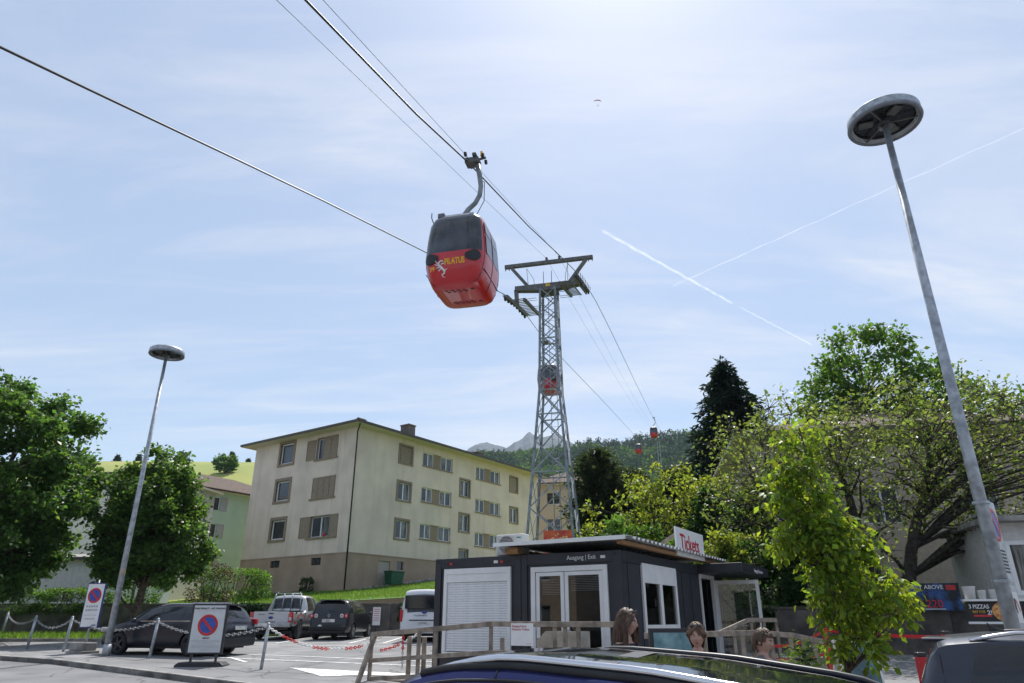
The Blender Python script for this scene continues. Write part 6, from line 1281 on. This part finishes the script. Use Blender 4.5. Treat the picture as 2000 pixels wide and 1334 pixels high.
pr = [proto(True, 46), proto(True, 46), proto(False, 46), proto(False, 46)]
ptsA, ptsB = [], []
while len(ptsA) + len(ptsB) < 6500:
    y = 330 + 590 * random.random() ** .6; x = random.uniform(-.16 * y - 40, .62 * y)
    if x < -20 and y < 420: continue
    z = terr(x, y) - .5; con = mnoise.noise(Vector((x * .013, y * .013, 1))) + random.uniform(-.35, .35) > -.02
    (ptsA if con else ptsB).append((x, y, z, random.uniform(11, 19) if con else random.uniform(9, 15), random.choice((0, 1)) if con else random.choice((2, 3))))
wood('conifer_forest', 'dark conifer woods on the far hill', ptsA, pr, leafmat('far_conifer', (.022, .05, .022), (.025, .05, .015), .7, .4))
wood('broadleaf_forest', 'lighter broadleaf woods on the far hill', ptsB, pr, leafmat('far_broadleaf', (.05, .10, .025), (.08, .15, .02), .7, .4))
ptsC = [(random.uniform(-8, 60), y, 0, random.uniform(6, 10), random.choice((2, 3))) for y in [random.uniform(115, 300) for _ in range(150)]]
ptsC = [(x + .05 * y, y, terr(x + .05 * y, y) - .3, h, k) for x, y, z, h, k in ptsC]
wood('hillside_trees', 'scattered broadleaf trees on the lower slope behind the houses', ptsC, [proto(True, 300), proto(True, 300), proto(False, 420), proto(False, 420)], leafmat('slope_broadleaf', (.07, .13, .03), (.14, .24, .03), .6, .4))
# rocky mountain
ml = [(-900, 330), (-500, 420), (-300, 500), (-200, 560), (-161, 591), (-142, 605), (-120, 613), (-95, 616), (-66, 607), (-42, 603), (-19, 595), (6, 614), (23, 622), (38, 630), (52, 646), (67, 657), (80, 646), (95, 638), (118, 636), (143, 642), (162, 648), (177, 640), (194, 624), (213, 620), (232, 609), (256, 599), (303, 582), (420, 540), (700, 430), (1200, 300)]
def mz(x, y):
    r = float(np.interp(x, [a for a, b in ml], [b for a, b in ml])); d = abs(y - 2500)
    n = mnoise.fractal(Vector((x * .011, y * .006, .5)), .9, 2.1, 6); return r - d * .62 * (1 + .25 * n) + n * 26 * min(1, d / 60) + mnoise.noise(Vector((x * .06, 0, 3))) * 4 * (d < 5) - 2
xs_m = list(np.arange(-900, -260, 40)) + list(np.arange(-260, 420, 5)) + list(np.arange(420, 1210, 40)); ys_m = list(np.arange(1750, 2500, 25)) + [2500, 2530, 2600, 2800]
M_rock = mat('mountain_rock', (.13, .14, .165), .95, var=.3, scale=.02, bump=.0, col2=(.07, .08, .085), detail=10)
o = sheet('mountain', xs_m, ys_m, mz, M_rock); o.data.polygons.foreach_set('use_smooth', [False] * len(o.data.polygons))
sheet('far_valley', [-3000, -900, 0, 900, 3000], [1130, 1500, 2000, 2900], lambda x, y: 20, M_terr)
# the air
hz = MB().b2((-3100, -3100, -4), (3100, 3000, 690)).build('haze', None); hz['kind'] = 'stuff'; hz['label'] = 'thin summer haze over the valley'
hm = bpy.data.materials.new('haze_air'); hm.use_nodes = True; hn = hm.node_tree.nodes; hn.remove(hn['Principled BSDF']); pv = hn.new('ShaderNodeVolumePrincipled')
pv.inputs['Color'].default_value = (.62, .80, 1.0, 1); pv.inputs['Density'].default_value = .00009; pv.inputs['Anisotropy'].default_value = .0
hm.node_tree.links.new(pv.outputs[0], hn['Material Output'].inputs['Volume']); hz.data.materials.append(hm); hm.cycles.homogeneous_volume = True if hasattr(hm, 'cycles') and hasattr(hm.cycles, 'homogeneous_volume') else None
# contrails high above, and a distant paraglider
M_trail = bpy.data.materials.new('ice_trail'); M_trail.use_nodes = True; tn = M_trail.node_tree.nodes; tl = M_trail.node_tree.links; tn.remove(tn['Principled BSDF'])
td = tn.new('ShaderNodeBsdfTranslucent'); td.inputs[0].default_value = (1, 1, 1, 1); tt_ = tn.new('ShaderNodeBsdfTransparent'); tm = tn.new('ShaderNodeMixShader'); tx = tn.new('ShaderNodeTexNoise'); tx.inputs['Scale'].default_value = .004; tcx = tn.new('ShaderNodeTexCoord'); tl.new(tcx.outputs['Object'], tx.inputs[0]); tr_m = tn.new('ShaderNodeMapRange'); tr_m.inputs[1].default_value = .3; tr_m.inputs[2].default_value = .8; tr_m.inputs[3].default_value = .05; tr_m.inputs[4].default_value = .17; tl.new(tx.outputs[0], tr_m.inputs[0]); tl.new(tr_m.outputs[0], tm.inputs[0]); tl.new(tt_.outputs[0], tm.inputs[1]); tl.new(td.outputs[0], tm.inputs[2]); tl.new(tm.outputs[0], tn['Material Output'].inputs[0])
# contrails (high, outside the haze)
def trail(label, a, b, w0, w1):
    a, b = Vector(a), Vector(b); n = 24; mb = MB(); mb.tube([a.lerp(b, i / n) + Vector((0, 0, 12 * math.sin(i * 2.1))) for i in range(n + 1)], [w0 + (w1 - w0) * i / n for i in range(n + 1)], 6); o = mb.build('contrail', M_trail); tag(o, label, 'contrail')
trail('bright short contrail slanting down to the right', (2008, 13162, 8000), (5989, 16895, 8000), 40, 30); trail('faint lower end of the slanting contrail', (6300, 17170, 8000), (9372, 19923, 8000), 14, 22); trail('thin long contrail rising to the right edge', (4159, 15848, 8000), (9600, 8950, 8000), 13, 5)
pg = thing('paraglider', 'tiny orange paraglider high in the sky', 'paraglider', (74.8, 476.5, 420)); mb = MB(); n = 14; vs = []
for i in range(n + 1): 
    a = -1.1 + 2.2 * i / n; x = math.sin(a) * 3.6; z = math.cos(a) * 2.4 + 1; c_ = 1.3 * math.cos(a * .8)
    vs += [(x, -c_ * .5, z), (x, 0, z + .22), (x, c_ * .5, z)]
mb.add(vs, [(3 * i + k, 3 * i + 3 + k, 3 * i + 4 + k, 3 * i + 1 + k) for i in range(n) for k in (0, 1)], True); mb.build('canopy', mat('orange_cloth', (.8, .16, .05), .7), pg)
for s in (-1, 1):
    for x in (1.2, 3.0): MB().tube([(s * x, 0, math.cos(x / 3.6) * 2.4 + .9), (s * .2, 0, -2.6)], .02, 3).build('line', M_black, pg)
MB().lathe([(0, -3.6), (.22, -3.3), (.3, -2.9), (.2, -2.4), (.12, -2.2), (.14, -2.05), (0, -1.9)], 8).build('pilot', M_blackp, pg)
# ------------------------------------------------------------------ people
M_skin = mat('skin', (.50, .30, .22), .5, var=.06, scale=14); M_hairb = mat('brown_hair', (.045, .022, .012), .5, var=.4, scale=18, col2=(.11, .055, .028)); M_hairl = mat('light_brown_hair', (.09, .048, .026), .5, var=.4, scale=18, col2=(.17, .10, .05)); M_hairs = mat('short_brown_hair', (.06, .034, .02), .5, var=.4, scale=18, col2=(.12, .07, .04))
M_lip = mat('lips', (.36, .12, .10), .45); M_eye = mat('eye_white', (.7, .7, .68), .2); M_iris = mat('iris', (.05, .035, .025), .15)
def head_pt(d, k=1.0):
    x, y, z = d; r = [.074, .094, .115]
    if z < 0: r[0] *= 1 - .30 * (-z) ** 1.4; r[1] *= 1 - .10 * (-z) ** 2
    p = Vector((x * r[0], y * r[1], z * r[2])) * k
    if y < 0 and k <= 1.001:
        f = -y
        p.y -= .024 * f ** 3 * math.exp(-(x / .17) ** 2) * math.exp(-((z + .22) / .16) ** 2)          # nose
        p.y -= .008 * f ** 3 * math.exp(-(x / .12) ** 2) * math.exp(-((z - .0) / .18) ** 2)
        p.y -= .006 * f ** 2 * math.exp(-((z - .20) / .09) ** 2) * math.exp(-(x / .6) ** 2)          # brow
        for s in (-1, 1): p.y += .011 * f * math.exp(-((x - s * .40) / .16) ** 2) * math.exp(-((z - .03) / .10) ** 2)
        p.y -= .007 * f * math.exp(-(x / .28) ** 2) * math.exp(-((z + .52) / .07) ** 2)             # lips
        p.y -= .010 * f * math.exp(-(x / .3) ** 2) * math.exp(-((z + .86) / .12) ** 2)              # chin
        for s in (-1, 1): p.y -= .006 * f * math.exp(-((x - s * .5) / .2) ** 2) * math.exp(-((z + .22) / .18) ** 2)
    return p
def person(label, loc, face, H, hair, top, legs, hairstyle, tilt=0.0, arms=0):
    t = thing('person', label, 'person', loc, face); s = H / 1.72
    V = [(0, 0, .95), (0, 0, 1.12), (0, .0, 1.30), (0, .01, 1.43), (0, -.005, 1.52)]; Rr = [(.15, .11), (.125, .092), (.15, .105), (.075, .07), (.052, .055)]; E = [(0, 1), (1, 2), (2, 3), (3, 4)]
    def add(p, r, j): V.append(p); Rr.append(r); E.append((j, len(V) - 1)); return len(V) - 1
    for sx in (-1, 1):
        a = add((sx * .165, .005, 1.385), (.062, .06), 2); a = add((sx * .20, .03, 1.24), (.048, .048), a); e = add((sx * .215, .04, 1.10), (.042, .042), a); w = add((sx * .215, -.09, .93), (.03, .026), e); pm = add((sx * .212, -.13, .865), (.017, .038), w)
        for k in range(4):
            yy = -.165 + k * .021; l = (.030, .034, .032, .026)[k]; b = add((sx * .212, yy + .005, .825), (.0105, .0105), pm); b = add((sx * .208, yy + .008, .825 - l), (.0095, .0095), b); add((sx * .198, yy + .014, .825 - 1.8 * l), (.008, .008), b)
        b = add((sx * .195, -.155, .86), (.012, .012), pm); add((sx * .185, -.175, .83), (.0095, .0095), b)
        h = add((sx * .09, .0, .88), (.098, .10), 0); th = add((sx * .097, -.01, .68), (.078, .082), h); k_ = add((sx * .10, -.015, .49), (.056, .06), th); cf = add((sx * .10, .015, .33), (.05, .056), k_); an = add((sx * .10, .025, .10), (.036, .04), cf); f = add((sx * .105, -.06, .05), (.04, .036), an); add((sx * .11, -.15, .035), (.036, .026), f)
    me = bpy.data.meshes.new('b'); me.from_pydata([tuple(Vector(v) * s) for v in V], E, []); o = bpy.data.objects.new('b', me); COL.objects.link(o); o.modifiers.new('s', 'SKIN'); 
    sv = me.skin_vertices[0].data
    for i, r in enumerate(Rr): sv[i].radius = (r[0] * s, r[1] * s); sv[i].use_root = (i == 0)
    o.modifiers.new('ss', 'SUBSURF').levels = 2
    dg = bpy.context.evaluated_depsgraph_get(); dg.update(); bm_ = bpy.data.meshes.new_from_object(o.evaluated_get(dg)); bpy.data.objects.remove(o)
    # head joined to the same skin
    hc = Vector((0, -.018, 1.605)) * s; hs = s * (1.0 if H > 1.6 else 1.04); Rt = Matrix.Rotation(tilt, 3, 'X'); nu, nv = 56, 44; HV = []; HF = []
    for j in range(nv + 1):
        ph = math.pi * j / nv
        for i in range(nu):
            th = 2 * math.pi * i / nu; HV.append(hc + Rt @ (head_pt((math.sin(ph) * math.sin(th), -math.sin(ph) * math.cos(th), math.cos(ph))) * hs))
    HF = [(j * nu + i, j * nu + (i + 1) % nu, (j + 1) * nu + (i + 1) % nu, (j + 1) * nu + i) for j in range(nv) for i in range(nu)]
    mb = MB(); mb.add([v.co.copy() for v in bm_.vertices], [tuple(p.vertices) for p in bm_.polygons], True); mb.add(HV, HF, True)
    for sx in (-1, 1): mb.lathe([(0, -.012), (.017, -.008), (.02, .0), (.012, .008), (0, .006)], 10); n_ = 50; mb.v[-n_:] = [tuple(hc + Rt @ (Vector((sx * .072 + (v[2]) * sx, v[0] * .8 + .012, v[1] * 1.5 - .005)) * hs)) for v in mb.v[-n_:]]
    me = mb.mesh('body', M_skin); o = link('body', me, t); rm = o.modifiers.new('r', 'REMESH'); rm.mode = 'VOXEL'; rm.voxel_size = .0062; rm.use_smooth_shade = True
    dg = bpy.context.evaluated_depsgraph_get(); dg.update(); ev = bpy.data.meshes.new_from_object(o.evaluated_get(dg)); o.modifiers.clear(); o.data = ev
    sm = o.modifiers.new('sm', 'SMOOTH'); sm.iterations = 3; sm.factor = .5
    ev.materials.clear(); [ev.materials.append(m) for m in (M_skin, top, legs, M_blackp)]
    for p in ev.polygons:
        c = p.center / s; k = 0
        if c.z < .085: k = 3
        elif c.z < .98 and abs(c.x) < .19 + (.0 if c.z < .8 else -.01): k = 2
        elif c.z < 1.425 + (.045 if arms and abs(c.x) > .055 else 0) and (abs(c.x) < (.20 if arms == 0 else .26)) and not (c.z < .98): k = 1
        if abs(c.x) > .187 and c.z < 1.12 and c.y < .1 and c.z > .75: k = 0
        p.material_index = k
    # eyes, lips, brows
    def on(x, z, k=1.0): 
        y = -math.sqrt(max(0, 1 - x * x - z * z)); return hc + Rt @ (head_pt((x, y, z)) * hs)
    for sx in (-1, 1):
        q = on(sx * .40, .03) + Rt @ Vector((0, .004, 0)); MB().lathe([(0, -.010), (.008, -.007), (.0115, 0), (.008, .007), (0, .010)], 12).build('eye', M_eye, t, q); MB().lathe([(0, -.003), (.005, 0), (0, .003)], 10).build('iris', M_iris, t, q + Rt @ Vector((0, -.0105, 0)))
        MB().tube([on(sx * .22, .17) + Vector((0, -.002, 0)), on(sx * .42, .22) + Vector((0, -.002, 0)), on(sx * .62, .17) + Vector((0, -.002, 0))], [.003, .0045, .002], 5).build('eyebrow', hair, t)
    for z, r_ in ((-.49, .0042), (-.545, .005)): MB().tube([on(x, z - .03 * abs(x)) + Vector((0, -.0005, 0)) for x in (-.24, -.12, 0, .12, .24)], [.0015, r_, r_, r_, .0015], 6).build('lip', M_lip, t)
    # hair: scalp cap and strands
    cap = MB(); cv = []; 
    for j in range(13):
        ph = (math.pi * .62) * j / 12
        for i in range(36):
            th = 2 * math.pi * i / 36; d = (math.sin(ph) * math.sin(th), -math.sin(ph) * math.cos(th), math.cos(ph)); lim = .62 * math.pi if math.cos(th) < .2 else .34 * math.pi; 
            ph2 = min(ph, lim); d = (math.sin(ph2) * math.sin(th), -math.sin(ph2) * math.cos(th), math.cos(ph2)); cv.append(hc + Rt @ (head_pt(d, 1.05) * hs))
    cap.add(cv, [(j * 36 + i, j * 36 + (i + 1) % 36, (j + 1) * 36 + (i + 1) % 36, (j + 1) * 36 + i) for j in range(12) for i in range(36)], True)
    n, ln = {'long': (620, .50), 'tied': (420, .20), 'short': (560, .085)}[hairstyle]; hb = MB(); rnd = random.Random(int(H * 100))
    for _ in range(n):
        while True:
            d = Vector((rnd.gauss(0, 1), rnd.gauss(0, 1), rnd.gauss(0, 1))).normalized()
            if d.z > (.45 if d.y < -.2 else -.25): break
        p = head_pt(d, 1.03); pts = [p.copy()]; L = ln * rnd.uniform(.7, 1.1); st = L / 14; ph = rnd.uniform(0, 6.28); v = Vector((d.x * .5, d.y * .3, .1))
        for k in range(14):
            v = v * .55 + Vector((0, .12 if hairstyle != 'short' else -.05 * (d.y < .3), -1)) * .45; q = p + v.normalized() * st
            if q.y < -.045 and hairstyle != 'short' and q.z < .075: q.x += math.copysign(st * .9, q.x if abs(q.x) > .004 else d.x); q.y += st * .25
            if hairstyle == 'short' and q.y < -.05 and q.z < .048: break
            e = Vector((q.x / .083, q.y / .103, q.z / .124)); 
            if e.length < 1.03 and q.z > -.10: q = Vector((e.x * .083, e.y * .103, e.z * .124)) * (1.03 / max(e.length, .2))
            if q.z < -.10 and hairstyle == 'long': q.x += .006 * math.sin(ph + k * .9); q.y += .005 * math.cos(ph + k * .8); q.x = math.copysign(max(abs(q.x), .05), q.x) if q.y < .03 else q.x
            if hairstyle == 'short' and q.z < -.005 and q.y < .045: break
            if hairstyle == 'tied' and q.z < .02: q.y += .014; q.x *= .93
            pts.append(q.copy()); p = q
        if len(pts) > 2: hb.tube([hc + Rt @ (x * hs) if x.z > -.1 else hc + (x * hs) for x in pts], [.0055] + [.0065] * (len(pts) - 2) + [.002], 4, False)
    q = cap.build('hair', hair, t); hs_ = hb.build('hair_strands', hair, q); hs_['kind'] = 'stuff'
    return t, hc, hs, Rt
def shades(t, hc, hs, Rt):
    g = MB(); 
    for sx in (-1, 1): g.lathe([(0, .004), (.022, .002), (.025, 0), (0, -.002)], 14); m = 56; g.v[-m:] = [tuple(hc + Rt @ (Vector((sx * .034 + v[0], -.078 - v[2] + .02 * abs(v[0] + sx * .02), .098 + v[1] * .75)) * hs)) for v in g.v[-m:]]
    o = g.build('sunglasses', mat('sunglass_lens', (.02, .02, .022), .08, spec=.9), None); o.parent = t
    for sx in (-1, 1): MB().tube([hc + Rt @ (Vector((sx * .058, -.072, .10)) * hs), hc + Rt @ (Vector((sx * .084, .0, .085)) * hs), hc + Rt @ (Vector((sx * .082, .05, .05)) * hs)], .003, 5).build('temple', M_blackp, o)
M_vest = mat('dark_vest', (.03, .028, .03), .8, var=.2, scale=20); M_jean = mat('denim', (.05, .07, .12), .85, var=.2, scale=30); M_shirt = mat('plum_shirt', (.14, .06, .07), .85, var=.15, scale=20); M_tee = mat('grey_tee', (.16, .17, .18), .85, var=.1, scale=20)
P1 = person('woman with very long brown hair, dark top, sunglasses on her head', (1.06, 6.95, gz(6.95)), R(58), 1.71, M_hairb, M_vest, M_jean, 'long', R(4)); shades(*P1)
for sx in (-1, 1): MB().tube([(sx * .10, -.115, 1.22), (sx * .115, -.06, 1.41), (sx * .11, .06, 1.42), (sx * .10, .13, 1.2)], .02, 6).build('backpack_strap', M_blackp, P1[0])
MB().b2((-.15, .11, .98), (.15, .26, 1.38)).build('backpack', M_blackp, P1[0], bevel=.05)
P2 = person('woman with tied light brown hair and sunglasses, facing the road', (1.77, 7.15, gz(7.15)), R(-16), 1.575, M_hairl, M_shirt, M_jean, 'tied', R(6), 1); shades(*P2)
person('boy with short brown hair looking to the right', (2.40, 7.2, gz(7.2)), R(52), 1.52, M_hairs, M_tee, M_jean, 'short', R(10), 1)
